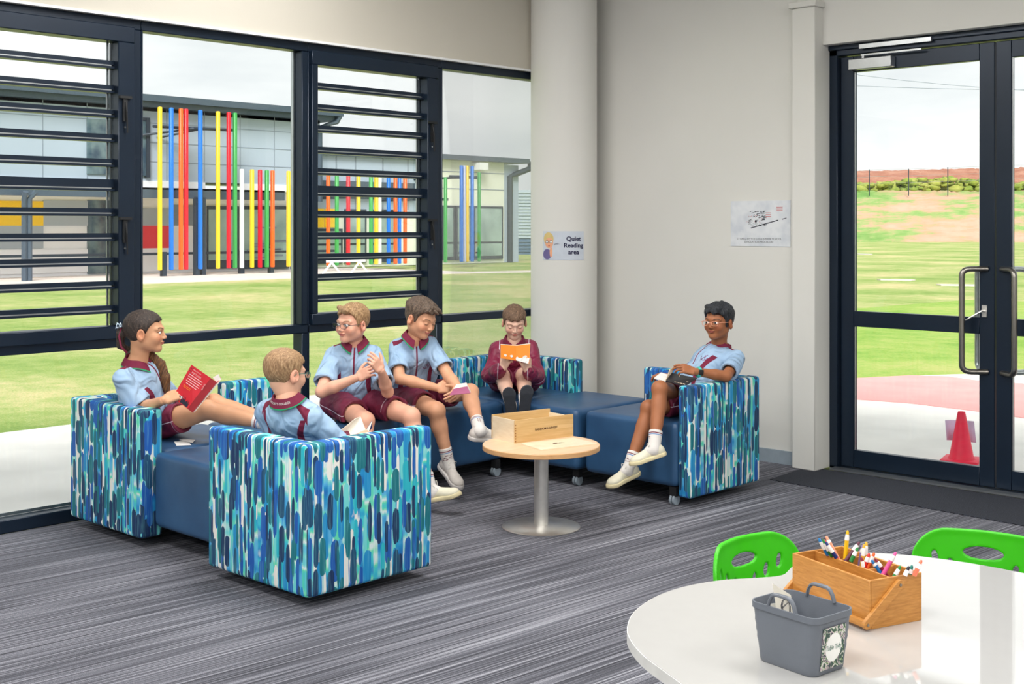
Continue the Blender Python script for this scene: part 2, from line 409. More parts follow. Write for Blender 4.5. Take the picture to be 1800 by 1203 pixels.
simple('clad_mid', (168, 178, 188), .5, 0, .03, .6); simple('clad_dark', (128, 138, 150), .5); simple('clad_red', (240, 44, 60), .4); simple('clad_yellow', (255, 205, 30), .4)
simple('seam', (130, 142, 158), .6); simple('roof_steel', (74, 88, 104), .45, .2, .12, 30); simple('ext_frame', (44, 56, 70), .4, .2); simple('soffit', (236, 226, 200), .7)
simple('shed_pale', (176, 190, 202), .5); simple('shed_blue', (84, 112, 142), .5)
PC = {'yellow': (244, 204, 44), 'blue': (20, 116, 220), 'orange': (245, 100, 20), 'red': (216, 14, 40), 'green': (56, 160, 76), 'white': (236, 238, 238), 'lilac': (186, 192, 222)}
for k_, c_ in PC.items(): simple('pole_'+k_, c_, .4, 0, .02)
def m_glass(name, tint, fac, rough=0.0):
    m = new(name); tr = nd('ShaderNodeBsdfTransparent'); put(tr.inputs[0], tint); g = nd('ShaderNodeBsdfGlossy'); g.inputs['Roughness'].default_value = rough
    lw = nd('ShaderNodeFresnel'); lw.inputs[0].default_value = 1.45; mxs = nd('ShaderNodeMixShader'); o = nd('ShaderNodeOutputMaterial')
    put(mxs.inputs[0], S(lw.outputs[0])*fac); NT.links.new(tr.outputs[0], mxs.inputs[1]); NT.links.new(g.outputs[0], mxs.inputs[2]); NT.links.new(mxs.outputs[0], o.inputs[0])
m_glass('glass', (.965, .98, .975), .55)
new('ext_glass'); out(ramp(noise(coord(), .9, 3), [(.35, srgb(120, 142, 140)), (.65, srgb(164, 184, 180))]), .08, 0, Specular_IOR_Level=.6)
new('ext_glass_teal'); out(ramp(noise(coord(), .9, 3), [(.35, srgb(140, 168, 164)), (.65, srgb(172, 198, 192))]), .12, 0)
new('ext_glass_dark'); out(ramp(noise(coord(), 2.2, 5), [(.35, srgb(50, 70, 88)), (.65, srgb(110, 130, 134))]), .1, 0)
new('fill_lamp_glow'); out(srgb(250, 250, 245), .5, 0, None, srgb(255, 250, 240), 2.0)
M = MATS

# ---------------------------------------------------------------- room shell
struct(MB().box(-6.0, 4.3, -5.2, 6.92, -.12, 0).build('floor', M['carpet']))
struct(MB().box(-6.1, 4.4, -5.3, 7.2, CEIL, CEIL+.15).build('ceiling', M['ceiling_paint']))
struct(MB().box(-6.12, -5.97, -5.3, 7.0, 2.6, CEIL).build('wall_left', M['wall_paint']))
struct(MB().box(-6.12, -4.10, 6.9, 7.12, 0, CEIL).box(-6.12, -5.97, 6.74, 6.92, 0, 2.62).build('wall_back', M['wall_light']))
struct(MB().box(-4.10, 4.4, 6.92, 7.12, 2.633, CEIL).build('wall_back_bulkhead', M['wall_light']))
struct(MB().box(-1.87, 4.4, 6.92, 7.12, 0, 2.633).build('wall_back_right', M['wall_light']))
struct(MB().box(4.3, 4.45, -5.3, 6.92, 0, CEIL).build('wall_right', M['wall_light']))
struct(MB().box(-6.12, 4.4, -5.35, -5.2, 0, CEIL).build('wall_front', M['wall_light']))
struct(MB().box(-4.10, -3.94, 6.82, 7.06, 0, 2.862).box(-4.115, -3.925, 6.80, 7.06, 2.862, 2.90).box(-4.09, -3.95, 6.86, 7.0, 2.9, CEIL).build('wall_back_pilaster', M['wall_light'], bevel=.004, seg=1))
struct(MB().box(-5.97, -4.10, 6.885, 6.9, 0, .085).build('baseboard_back', M['base_board']))
struct(MB().box(-1.87, 4.3, 6.905, 6.92, 0, .10).build('baseboard_back_right', M['base_board']))
struct(MB().box(-5.975, -5.955, -5.2, 6.47, 2.598, 2.612).build('trim_1', M['white_plastic']))
struct(MB().lathe((-5.775, 6.575, 0), [(.232, 0), (.232, CEIL)], 64).build('wall_column', M['wall_light'], smooth='auto'))
# the threshold mat in front of the doors
a4 = [Z(1353, 844, 0), Z(1800, 926, 0)]
e_ = (a4[1]-a4[0]).normalized(); q1 = a4[0]; q2 = a4[0]+e_*3.3
mat_o = MB().prism([(q1.x, q1.y), (q2.x, q2.y), (q2.x, 6.9), (-3.93, 6.9), (-3.93, 6.80), (-4.03, 6.80)], .0005, .004).build('entrance_mat', M['mat_ribbed'])
tag(mat_o, 'dark ribbed entrance mat on the floor in front of the glass doors', 'mat')
# housings of the fill lamps added on the unseen ceiling
for cx_ in (-4.4, -1.4, 1.6):
    for cy_ in (-2.6, 0.6, 3.8):
        where = {-4.4: 'nearest the window wall', -1.4: 'in the middle row', 1.6: 'in the row farthest from the windows'}[cx_]+', '+{-2.6: 'at the rear', 0.6: 'above the camera position', 3.8: 'near the doors'}[cy_]
        t = thing('fill_lamp', 'added ceiling fill lamp '+where, 'lamp', (cx_, cy_, CEIL), 'added fill lamps in the ceiling')
        MB().box(cx_-.85, cx_+.85, cy_-.55, cy_+.55, CEIL-.03, CEIL-.001).build('frame', M['white_plastic'], t)
        MB().box(cx_-.8, cx_+.8, cy_-.5, cy_+.5, CEIL-.036, CEIL-.03).build('diffuser', M['fill_lamp_glow'], t)

# windows: fixed panes and louvred sashes alternate along the left wall
XF0, XF1 = -6.09, -6.0
BARS = [2.373, 2.244, 2.116, 1.988, 1.858, None, 1.60, 1.47, 1.342, 1.219, 1.092]
def window(n, y0, y1, louv, endR=0.0):
    t = bpy.data.objects.new('window_%d' % n, None); COL.objects.link(t); t.location = (-6.04, y0, 0); struct(t)
    f = MB().box(XF0, XF1, y0, y1, 2.548, 2.6).box(XF0, XF1, y0, y1, 0, .066).box(XF0, XF1, y0, y1, .871, .921)
    f.box(XF0, XF1, y1-.045, y1, .066, .871).box(XF0, XF1, y1-.045, y1, .921, 2.548)
    f.box(XF0, XF1, y0, y0+.012, .066, 2.548)
    f.build('window_frame', M['dark_frame'], t, bevel=.004, seg=1)
    MB().box(XF0-.006, XF0, y0+.012, y1-.045, .066, .082).box(XF0-.004, XF0+.02, y1-.057, y1-.05, .921, 2.548).build('glazing_bead', M['alu'], t)
    MB().box(-6.062, -6.056, y0+.01, y1-.04, .066, .871).build('lower_pane', M['glass'], t)
    if not louv:
        MB().box(-6.062, -6.056, y0+.01, y1-.04, .921, 2.548).build('upper_pane', M['glass'], t)
        return t
    a, b = y0+.012, y1-.05; s0, s1 = a+.045, b-.095
    g = MB().box(-6.075, -5.975, a, b, 2.472, 2.556).box(-6.075, -5.975, a, b, .918, .985).box(-6.075, -5.975, a, s0, .985, 2.472).box(-6.075, -5.975, s1, b, .985, 2.472)
    g.build('sash_frame', M['dark_frame'], t, bevel=.004, seg=1)
    MB().box(-6.07, -6.062, s1-.02, s1-.008, .985, 2.472).build('sash_channel', M['alu'], t)
    zt = 2.472; k = 0
    for zb in BARS+[.985]:
        if zb is None: top, bot = 1.752, 1.690
        elif zb == .985: top = bot = .985
        else: top, bot = zb, zb-.041
        MB().box(-6.050, -6.045, s0, s1, top-.004, zt+.004).build('louvre_pane', M['glass'], t)
        if zb != .985:
            h = top-bot
            MB().box(-6.06, -6.02, s0, s1, bot+.018, top).box(-6.07, -6.01, s0, s1, bot, bot+.012).build('louvre_blade', M['dark_frame'], t)
            MB().box(-6.055, -6.012, s0+.005, s1-.02, bot+.012, bot+.018).build('blade_highlight', M['alu'], t)  # pale strip stands in for the reflection line along each blade
        zt = bot
    for zc in (2.155, 1.52):
        h = MB().box(-5.975, -5.962, s1+.022, s1+.045, zc-.10, zc+.02).box(-5.975, -5.955, s1-.0, s1+.068, zc+.02, zc+.034)
        h.tube([(-5.962, s1+.035, zc), (-5.952, s1+.035, zc-.05), (-5.958, s1+.042, zc-.16)], .005, 6)
        hh = h.build('louvre_handle', M['black_rubber'], t)
        MB().lathe((0, 0, 0), [(0.001, 0), (.005, 0), (.005, .004), (.001, .004)], 8).build('screw', M['alu'], hh)
        sc_ = hh.children[0]; sc_.matrix_parent_inverse = Matrix.Identity(4); sc_.location = (-5.974-0, s1+.035, zc-.13); sc_.rotation_euler = (0, math.pi/2, 0)
        sc_.matrix_parent_inverse = Matrix.Translation(-Vector((0, 0, 0)))
    return t
window(1, 2.31, 3.428, True); window(2, 3.428, 4.525, False); window(3, 4.525, 5.612, True); window(4, 5.612, 6.74, False)
window(5, 1.27, 2.31, False); window(6, .16, 1.27, True); window(7, -.9, .16, False); window(8, -2.0, -.9, True); window(9, -3.1, -2.0, False); window(10, -4.2, -3.1, True); window(11, -5.2, -4.2, False)

# glass double door
df = MB().box(-3.977, -3.885, 7.0, 7.13, 0, 2.633).box(-1.96, -1.87, 7.0, 7.13, 0, 2.633).box(-3.977, -1.87, 7.0, 7.13, 2.565, 2.633).box(-3.977, -1.87, 6.985, 7.01, 2.60, 2.633)
struct(df.build('trim_2', M['dark_frame'], bevel=.005, seg=1))
struct(MB().box(-3.9, -1.95, 6.93, 7.0, 0, .012).build('trim_3', M['alu']))
struct(MB().box(-3.977, -1.87, 7.0, 7.13, 0, .012).build('trim_4', M['dark_frame']))
def door(n, x0, x1, hside):
    t = bpy.data.objects.new('door_%d' % n, None); COL.objects.link(t); t.location = (x0, 7.06, 0); struct(t)
    st = .088
    f = MB().box(x0, x0+st, 7.035, 7.08, .014, 2.56).box(x1-st, x1, 7.035, 7.08, .014, 2.56)
    f.box(x0+st, x1-st, 7.035, 7.08, 2.462, 2.56).box(x0+st, x1-st, 7.035, 7.08, .014, .122).box(x0+st, x1-st, 7.035, 7.08, .887, .982)
    f.build('door_frame', M['dark_frame'], t, bevel=.003, seg=1)
    MB().box(x0+st-.002, x0+st+.006, 7.045, 7.05, .122, 2.462).box(x1-st-.006, x1-st+.002, 7.045, 7.05, .122, 2.462).build('glazing_bead', M['alu'], t)
    MB().box(x0+st-.01, x1-st+.01, 7.055, 7.062, .982-.01, 2.462+.01).build('upper_pane', M['glass'], t)
    MB().box(x0+st-.01, x1-st+.01, 7.055, 7.062, .11, .887+.01).build('lower_pane', M['glass'], t)
    return t
d1 = door(1, -3.882, -2.913, 1); d2 = door(2, -2.905, -1.965, -1)
def handle(t, xb, dx, side):
    y0 = 7.035 if side > 0 else 7.08; yo = -.085 if side > 0 else .085
    za, zb = .672, 1.262; P = []
    def arc(c0, c1, c2, k=6):
        a, b, c = map(Vector, (c0, c1, c2))
        for i in range(k+1):
            u = i/k; P.append(a*(1-u)**2+b*2*u*(1-u)+c*u*u)
    A = Vector((xb, y0, zb)); B = Vector((xb+dx, y0+yo, zb)); C = Vector((xb+dx, y0+yo, za)); E = Vector((xb, y0, za))
    P.append(A); arc(A.lerp(B, .62), B, B.lerp(C, .07)); arc(B.lerp(C, .93), C, C.lerp(E, .38)); P.append(E)
    MB().tube(P, .0165, 14).build('pull_handle', M['satin_steel'] if side > 0 else M['alu'], t, smooth='auto')
handle(d1, -2.953, -.115, 1); handle(d2, -2.872, .105, 1); handle(d1, -2.953, -.115, -1); handle(d2, -2.872, .105, -1)
pl = MB().box(-2.985, -2.955, 7.026, 7.035, .985, 1.055).build('latch_plate', M['steel'], d1, bevel=.002, seg=1)
MB().tube([(-2.97, 7.03, 1.02), (-2.97, 6.995, 1.022), (-3.06, 6.975, .965)], [.009, .009, .006], 8, flat=.7).build('latch_lever', M['steel'], d1, smooth='auto')
dc = MB().box(-3.80, -3.515, 6.975, 7.035, 2.468, 2.535).build('door_closer', M['alu'], d1, bevel=.004, seg=1)
MB().box(-3.72, -3.26, 6.965, 6.985, 2.592, 2.618).build('closer_track', M['alu'], dc)
MB().box(-3.72, -3.33, 6.985, 6.993, 2.55, 2.56).box(-3.71, -3.695, 6.98, 7.0, 2.53, 2.56).build('closer_arm', M['alu'], dc)

# wall notices
n1 = Uy(1285, 354, 6.9); n2 = Uy(1390, 434, 6.9)
t = thing('evacuation_poster', 'laminated evacuation procedure sheet taped to the wall right of the column', 'poster', (n1.x, 6.897, n2.z))
PX0, PX1, PZ0, PZ1 = n1.x, n2.x, n2.z, n1.z
new('poster_print'); q = sep(coord()); nn = noise(coord(), 9, 3)
out(ramp(nn, [(.35, srgb(212, 217, 226)), (.6, srgb(232, 235, 240))]), .18)
MB().box(PX0, PX1, 6.8955, 6.899, PZ0, PZ1).build('sheet', M['poster_print'], t)
pf = lambda x, y, z: Vector((PX0+x, 6.8952-z, PZ0+y))
text_mesh("ST GREGORY'S COLLEGE JUNIOR SCHOOL", .0175, M['grey_ink'], 'lettering', t, lambda x, y, z: pf(x+.215, y+.048, 0))
text_mesh("EVACUATION PROCEDURE", .0175, M['grey_ink'], 'lettering', t, lambda x, y, z: pf(x+.215, y+.028, 0))
pm = MB(); rn = random.Random(4)
def pr(m, x, y, w, h, a=0):
    c, s_ = math.cos(a), math.sin(a); P = [pf(x+u*c-v*s_, y+u*s_+v*c, 0) for u, v in ((0, 0), (w, 0), (w, h), (0, h))]
    m.add(P, [(0, 1, 2, 3)])
for i in range(46):
    pr(pm, .13+rn.random()*.13, .125+rn.random()*.10, rn.uniform(.004, .022), rn.uniform(.001, .006), .2)
pm.build('plan_drawing', M['grey_ink'], t)
pm = MB(); pr(pm, .155, .115, .21, .006, .245); pr(pm, .385, .171, .035, .005, .245); pr(pm, .185, .155, .014, .014); pr(pm, .24, .17, .02, .01)
for i in range(14): pr(pm, .14+rn.random()*.1, .19+rn.random()*.035, rn.uniform(.008, .02), .0035, .2)
pm.build('plan_marks', M['black_ink'], t)
pm = MB()
for i in range(22): pr(pm, .11+rn.random()*.16, .15+rn.random()*.05, .005, .0022, .3)
pm.build('plan_dots', M['red_ink'], t)
for i in range(3):
    pm = MB(); pr(pm, .345, .228+i*.011, .045, .003); pm.build('plan_note', M['red_ink'], t)
    pm = MB(); pr(pm, .265, .192+i*.011, .04, .003); pm.build('plan_note', M['red_ink'], t)
# curved notice on the column
t = thing('reading_notice', 'laminated notice about the quiet reading area taped around the white column', 'sign', (-5.63, 6.40, 1.29))
CC = (-5.775, 6.575); pc = D(990, 430, 8.5); ang0 = math.atan2(pc.y-CC[1], pc.x-CC[0])
def cyl(x, y, z): a = ang0+x/.234; r = .2335+z; return Vector((CC[0]+r*math.cos(a), CC[1]+r*math.sin(a), 1.376+y))
sh = MB(); NX = 16
sh.add([cyl(-.148+.296*i/NX, s_*.098, d_) for d_ in (0, .0015) for s_ in (-1, 1) for i in range(NX+1)], [])
K = NX+1; fs = []
for i in range(NX): fs += [(2*K+i, 2*K+i+1, 3*K+i+1, 3*K+i), (i, K+i, K+i+1, i+1), (i, i+1, 2*K+i+1, 2*K+i), (K+i, 3*K+i, 3*K+i+1, K+i+1)]
fs += [(0, 2*K, 3*K, K), (NX, K+NX, 3*K+NX, 2*K+NX)]
sh.f = fs; sh.m = [0]*len(fs); simple('notice_sheet', (206, 214, 226), .2, 0, .03); sh.build('sheet', M['notice_sheet'], t)
for i, (w_, yy) in enumerate((('Quiet', .045), ('Reading', .0), ('area', -.046))):
    text_mesh(w_, .044, M['navy_ink'], 'lettering', t, lambda x, y, z, yy=yy: cyl(x+.072, y+yy, .0024), bold=.0012)
def disc(c, rx, ry, lift, mat, name, n=20, a0=0, a1=2*math.pi):
    m = MB(); P = [cyl(c[0]+rx*math.cos(a0+(a1-a0)*i/n), c[1]+ry*math.sin(a0+(a1-a0)*i/n), lift) for i in range(n)]
    m.add([cyl(c[0], c[1], lift)]+P, [(0, i+1, (i+1) % n+1) for i in range(n)]); return m.build(name, mat, t)
simple('toon_hair', (222, 196, 130), .5); simple('toon_skin', (240, 176, 140), .5); simple('toon_dress', (110, 100, 150), .5)
disc((-.105, .045), .038, .046, .0022, M['toon_hair'], 'printed_hair'); disc((-.10, .018), .03, .036, .0026, M['toon_skin'], 'printed_face')
disc((-.115, -.06), .032, .036, .0024, M['toon_dress'], 'printed_dress'); disc((-.085, -.045), .010, .035, .0030, M['toon_skin'], 'printed_hand')
for ex in (-.116, -.086): disc((ex, .026), .011, .010, .0030, M['black_ink'], 'printed_glasses'); disc((ex, .026), .008, .007, .0032, M['paper'], 'printed_lens')
disc((-.10, -.002), .006, .004, .003, M['red_ink'], 'printed_mouth')
text_mesh('shhh...', .017, M['navy_ink'], 'lettering', t, lambda x, y, z: cyl(x-.042, y+.012+x*.2, .0024))

# ---------------------------------------------------------------- outdoors
struct(MB().add([(-400, -300, -.02), (400, -300, -.02), (400, 500, -.02), (-400, 500, -.02)], [(0, 1, 2, 3)]).build('ground', M['grass']))
struct(MB().box(-9.0, -6.09, -8, 7.6, -.05, -.004).build('ground_path', M['concrete']))
struct(MB().prism([(-7.2, 7.13), (6, 7.13), (6, 12.6), (-4.9, 12.75), (-5.35, 12.62), (-5.8, 11.92), (-6.09, 11.32), (-7.2, 9.4)], -.05, -.004).build('ground_paving', M['concrete']))
struct(MB().prism([(-6.09, 11.32), (-5.34, 9.93), (-4.9, 10.03), (-4.23, 9.97), (-3.85, 9.87), (-1, 9.0), (-1, 11.7), (-4.73, 12.05), (-5.04, 11.95), (-5.5, 12.1), (-5.8, 11.92)], -.004, .001).build('ground_paint', M['concrete_red']))
struct(MB().prism([(-7.2, 9.4), (-6.09, 11.32), (-5.35, 12.62), (-4.9, 12.75), (6, 12.6), (6, 19), (-11, 26), (-12, 14)], -.04, -.012).build('ground_verge', M['grass_lush']))
struct(MB().box(-36.5, -30.2, -10, 29.5, -.05, .0).prism([(-30.3, 25.5), (-30.3, 29.0), (-27.0, 40), (-25.6, 40)], -.05, 0).build('ground_pavement', M['pavement']))
for (x_, y_, w_, h_) in ((1575, 491, 34, .5), (1690, 500, 45, .7), (1520, 446, 14, .3)):
    a, b = Z(x_-w_, y_, 0), Z(x_+w_, y_+1, 0)
    c, d = Z(x_+w_*.8, y_+h_+1.6, 0), Z(x_-w_*.8, y_+h_+.6, 0)
    struct(MB().prism([(a.x, a.y), (b.x, b.y), (c.x, c.y), (d.x, d.y)], -.02, .01).build('ground_slab', M['pavement']))
# far bank
def bank(name, rows, mat, amp, seed, nx=170, x0=1130, x1=1960):
    rn_ = np.random.RandomState(seed); m = MB(); vs = []
    for (yl, yr, dd) in rows:
        for i in range(nx+1):
            x = x0+(x1-x0)*i/nx; y = yl+(yr-yl)*i/nx; p = D(x, y, dd); p.z += rn_.randn()*amp; vs.append(p)
    for r in range(len(rows)-1):
        for i in range(nx): k = r*(nx+1)+i; m.f.append((k, k+1, k+nx+2, k+nx+1))
    m.v = [tuple(v) for v in vs]; m.m = [0]*len(m.f)
    return m.build(name, mat, smooth=True)
struct(bank('hillside_slope', [(434, 430, 126), (424.6, 424, 130), (395, 393, 136), (365, 364, 143), (335, 335, 150), (333, 333, 175)], M['hill_grass'], .05, 1))
struct(bank('hillside_top', [(345, 340, 160), (322, 312, 168), (309, 292, 176), (309, 291, 190)], M['soil'], .06, 2))
rn_ = np.random.RandomState(5); m = MB()
import itertools
for i in range(860):
    x = rn_.uniform(1140, 1950); yb = 336-14*rn_.uniform(0, 1)**1.5*(1+.4*math.sin(x*.02))-(x-1500)*.012; c = D(x, yb, rn_.uniform(150, 158)); r = rn_.uniform(.18, .62)
    b_ = len(m.v); n_ = 8
    for j in range(1, 5):
        for k in range(n_):
            a = 2*math.pi*k/n_; ph = math.pi*j/5; q = r*(1+rn_.uniform(-.38, .38))
            m.v.append((c.x+q*1.5*math.sin(ph)*math.cos(a), c.y+q*1.5*math.sin(ph)*math.sin(a), c.z+q*.8*math.cos(ph)))
    for j in range(3):
        for k in range(n_): m.f.append((b_+j*n_+k, b_+j*n_+(k+1) % n_, b_+(j+1)*n_+(k+1) % n_, b_+(j+1)*n_+k)); m.m.append(0)
    m.f.append(tuple(b_+k for k in range(n_))); m.m.append(0)
sc = m.build('scrub', M['scrub'], smooth=True); sc['kind'] = 'stuff'; tag(sc, 'yellow-green scrub bushes along the fence on the far bank', 'bushes')
t = thing('post_fence', 'thin wire fence with dark posts on the far bank behind the glass doors', 'fence', D(1620, 337, 147))
for x_, yt in ((1400, 305), (1464, 300), (1528, 298), (1597, 297), (1666, 294), (1735, 292), (1805, 289)):
    p = D(x_, 337, 147); q = D(x_, yt, 147); MB().box(p.x-.04, p.x+.04, p.y-.04, p.y+.04, p.z-.5, q.z).build('post', M['ext_frame'], t)
m = MB()
for dy in (0, 12, 24): m.tube([D(1400, 306+dy, 147), D(1528, 299+dy, 147), D(1666, 295+dy, 147), D(1805, 290+dy, 147)], .015, 4)
m.build('wire', M['alu'], t)
t = thing('power_line', 'thin overhead power cables high above the far bank', 'cable', D(1600, 150, 150))
for (ya, yb, yc) in ((128, 152, 160), (150, 158, 158)):
    MB().tube([D(1480+i*25, (1-i/14)**2*ya+2*(i/14)*(1-i/14)*yb+(i/14)**2*yc, 150) for i in range(15)], .03, 4).build('cable', M['seam'], t)

# traffic cone just outside the door
cb = Z(1690, 812, 0); cc = (cb.x, cb.y, 0)
t = thing('traffic_cone', 'small red traffic cone outside the glass door', 'cone', (cb.x, cb.y, 0))
B_ = MB(); ca, sa = math.cos(.25), math.sin(.25); hb = .115
B_.obox((cb.x-hb*ca+hb*sa, cb.y-hb*sa-hb*ca, 0), (2*hb*ca, 2*hb*sa, 0), (-2*hb*sa, 2*hb*ca, 0), (0, 0, .022)); B_.build('base', M['cone_red'], t, bevel=.006)
MB().lathe((cb.x, cb.y, .02), [(.085, 0), (.082, .008), (.074, .02), (.055, .12), (.026, .285), (.022, .30), (.012, .302)], 24).build('cone_body', M['cone_red'], t, smooth='auto')
pa = [D(1661, 739, 8.04), D(1712, 741, 8.06), D(1716, 779, 8.06), D(1664, 774, 8.04)]
pp = MB(); vs = []
for i in range(7):
    u = i/6; top = pa[0].lerp(pa[1], u); bot = pa[3].lerp(pa[2], u); k = Vector((-.01, .02, 0))*math.sin(u*3.1)*1.2; vs += [top+k, bot+k]
pp.add(vs, [(2*i, 2*i+2, 2*i+3, 2*i+1) for i in range(6)])
pp = pp.build('lilac_paper', M['lilac_paper'], smooth=True); s_ = pp.modifiers.new('s', 'SOLIDIFY'); s_.thickness = .001
tag(pp, 'pale lilac sheet of paper held up behind the red cone', 'paper')

# school buildings across the lawn
XW = -34.9
def at(x, y, v): p = Vx(x, y, v); return p.y, p.z
t = thing('school_building', 'long grey school building with a skillion roof across the lawn', 'building', (-36, 15, 0))
yE = at(562, 250, XW)[0]
MB().box(-37.5, XW, 4, yE, 2.95, 5.25).build('upper_wall', M['clad_grey'], t)
for px_ in (75, 153, 293, 359, 422, 482): y = at(px_, 250, XW)[0]; MB().box(XW, XW+.01, y-.012, y+.012, 2.95, 5.25).build('panel_seam', M['seam'], t)
for z_ in (3.55, 4.15, 4.75): MB().box(XW, XW+.008, 4, yE, z_-.012, z_+.012).build('panel_seam', M['seam'], t)
MB().box(-38, XW+.35, 4, yE+.5, 5.22, 5.40).box(XW+.25, XW+.55, 4, at(583, 200, XW)[0]+.1, 5.38, 5.58).build('roof', M['roof_steel'], t)
MB().box(XW-.3, XW+.0, 4, yE, 5.12, 5.22).build('soffit', M['soffit'], t)
m = MB()
for (a, b) in ((0, 360), (427, 508)): m.box(XW, XW+.03, at(a, 325, XW)[0], at(b, 325, XW)[0], 2.72, 2.95)
m.build('fascia', M['clad_white'], t)
y0 = at(152, 250, XW)[0]; y1 = at(200, 250, XW)[0]
wf = MB().box(XW, XW+.05, y0, y1, 3.1, 4.75).build('upper_window', M['ext_glass_dark'], t)
y0 = at(247, 250, XW)[0]; y1 = at(259, 250, XW)[0]
wf = MB().box(XW, XW+.08, y0, y1, 3.1, 4.85).build('upper_window', M['ext_glass_dark'], t)
MB().box(XW, XW+.12, y1-.1, y1+.03, 3.05, 4.9).box(XW, XW+.1, y0, y1, 4.8, 4.9).build('window_surround', M['ext_frame'], wf)
# canopy
yC = at(507, 340, -34)[0]
MB().box(-36.6, -34.2, 4, yC, 2.66, 2.72).box(-34.45, -34.2, 4, yC, 2.40, 2.72).build('canopy', M['roof_steel'], t)
MB().box(-36.45, -34.45, 4, yC, 2.60, 2.66).build('canopy_soffit', M['soffit'], t)
yC2 = at(712, 320, -37.5)[0]

XL = -36.5
def pan(a, b, ya, yb, mname, name='wall_panel', v=XL, d=.05):
    y0, z1 = at(a, ya, v); y1, _ = at(b, ya, v); z0 = at(a, yb, v)[1]
    return MB().box(v-.1, v+d, y0, y1, z0, z1).build(name, M[mname], t)
MB().box(XL-.1, XL, 4, yE, 0, 2.66).build('lower_wall', M['clad_white'], t)
for a in ((-60, 75, 352, 397, 'clad_yellow'), (-60, 75, 397, 438, 'clad_mid'), (75, 153, 352, 397, 'clad_mid'), (-60, 75, 440, 484, 'clad_white'), (75, 153, 439, 480, 'clad_white'),
          (153, 192, 352, 482, 'ext_glass_dark'), (240, 296, 366, 397, 'clad_mid'), (240, 296, 397, 437, 'clad_red'), (300, 345, 360, 396, 'clad_dark'), (300, 345, 397, 436, 'clad_white'),
          (298, 345, 436, 474, 'clad_white'), (240, 296, 437, 478, 'clad_white')): pan(*a)
for (a, b) in ((363, 418), (421, 474), (477, 506), (510, 556)):
    f = pan(a, b, 362, 473, 'ext_frame', 'lower_window', XL, .08)
    y0, z1 = at(a, 368, XL+.09); y1, _ = at(b, 368, XL+.09); z0 = at(a, 458, XL+.09)[1]
    MB().box(XL+.08, XL+.1, y0+.08, y1-.08, z0, z1).build('pane', M['ext_glass_teal'], f)
rn = random.Random(3); m = MB()
for i in range(12):
    y0, z0 = at(rn.uniform(430, 490), rn.uniform(400, 455), XL+.1); m.box(XL+.1, XL+.12, y0, y0+rn.uniform(.3, 1.0), z0, z0+.05)
m.build('window_decal', M['seam'], t)
y0 = 0
MB().box(-35.6, -35.55, 4, 28, .62, .70).build('handrail', M['ext_frame'], t)
for px_ in (289, 347, 358, 426, 478): y = at(px_, 470, -34.1)[0]; h_ = 2.45 if px_ in (347, 358) else .75; MB().box(-34.25, -34.08, y-.07, y+.07, 0, h_).build('post', M['ext_frame'], t)
for px_, r_ in ((41, .08), (50, .085)):
    y = at(px_, 480, -34.0)[0]; MB().tube([(-33.95, y, 0), (-33.95, y, 2.3), (-33.85, y+(.15 if px_ == 50 else 0), 2.5)], r_, 8).build('downpipe', M['roof_steel'], t, smooth='auto')
MB().tube([(-34.3, 20, 4.6), (-34.12, at(415, 215, -34)[0], 4.62)], .05, 6).tube([(-34.9, at(260, 215, -34)[0], 4.3), (-34.15, at(345, 210, -34)[0], 4.6)], .04, 6).tube([(-34.9, at(303, 215, -34)[0], 4.3), (-34.15, at(358, 210, -34)[0], 4.6)], .04, 6).build('bracing', M['ext_frame'], t)
MB().tube([(-34.45, at(583, 205, XW)[0], 5.4), (-34.5, at(580, 205, XW)[0], 5.2), (-34.9, yE, 5.0), (-34.9, yE, 2.4)], .1, 8).build('downpipe', M['roof_steel'], t, smooth='auto')
# lower far wing
t = thing('school_wing', 'lower pale school wing with a curved gutter at the right end', 'building', (-38, 33, 0))
XB = -37.2
yb0 = yE+.45; yb1 = at(886, 400, XB)[0]; ym = at(772, 300, XB)[0]
MB().box(-41, XB, yb0, yb1, 0, 4.35).build('wall', M['clad_cream'], t)
MB().box(XB, XB+.3, yb0, yC2, 2.75, 3.25).build('canopy', M['roof_steel'], t)
MB().box(XB, XB+.03, yb0, ym, 2.0, 4.2).build('wall_panel', M['clad_grey'], t)
m = MB()
for px_ in (590, 624, 672, 716): y = at(px_, 290, XB)[0]; m.box(XB+.03, XB+.04, y-.03, y+.03, 2.2, 4.3)
m.build('panel_seam', M['seam'], t)
for z_ in (3.8, 3.1): MB().box(XB, XB+.012, ym, yb1, z_-.015, z_+.015).build('panel_seam', M['seam'], t)
MB().box(-41.5, XB+.35, ym-.6, at(921, 280, XB)[0], 4.28, 4.48).box(-41.5, XB+.2, yb0, ym, 4.2, 4.36).build('roof', M['roof_steel'], t)
for (a, b, mm) in ((548, 568, 'clad_yellow'), (570, 590, 'clad_yellow')):
    y0 = at(a, 380, XB)[0]; y1 = at(b, 380, XB)[0]; MB().box(XB, XB+.06, y0, y1, 1.5, 2.2).build('wall_panel', M[mm], t)
for (a, b, zt) in ((548, 600, 1.45), (604, 642, 2.2), (650, 695, 2.2), (775, 797, 2.4), (799, 826, 2.4), (830, 882, 2.4)):
    y0 = at(a, 380, XB)[0]; y1 = at(b, 380, XB)[0]; f = MB().box(XB, XB+.08, y0, y1, .15, zt).build('lower_window', M['ext_frame'], t)
    MB().box(XB+.08, XB+.1, y0+.1, y1-.1, .9, zt-.1).box(XB+.08, XB+.1, y0+.1, y1-.1, .3, .82).build('pane', M['ext_glass'], f)
y0 = at(889, 380, XB)[0]
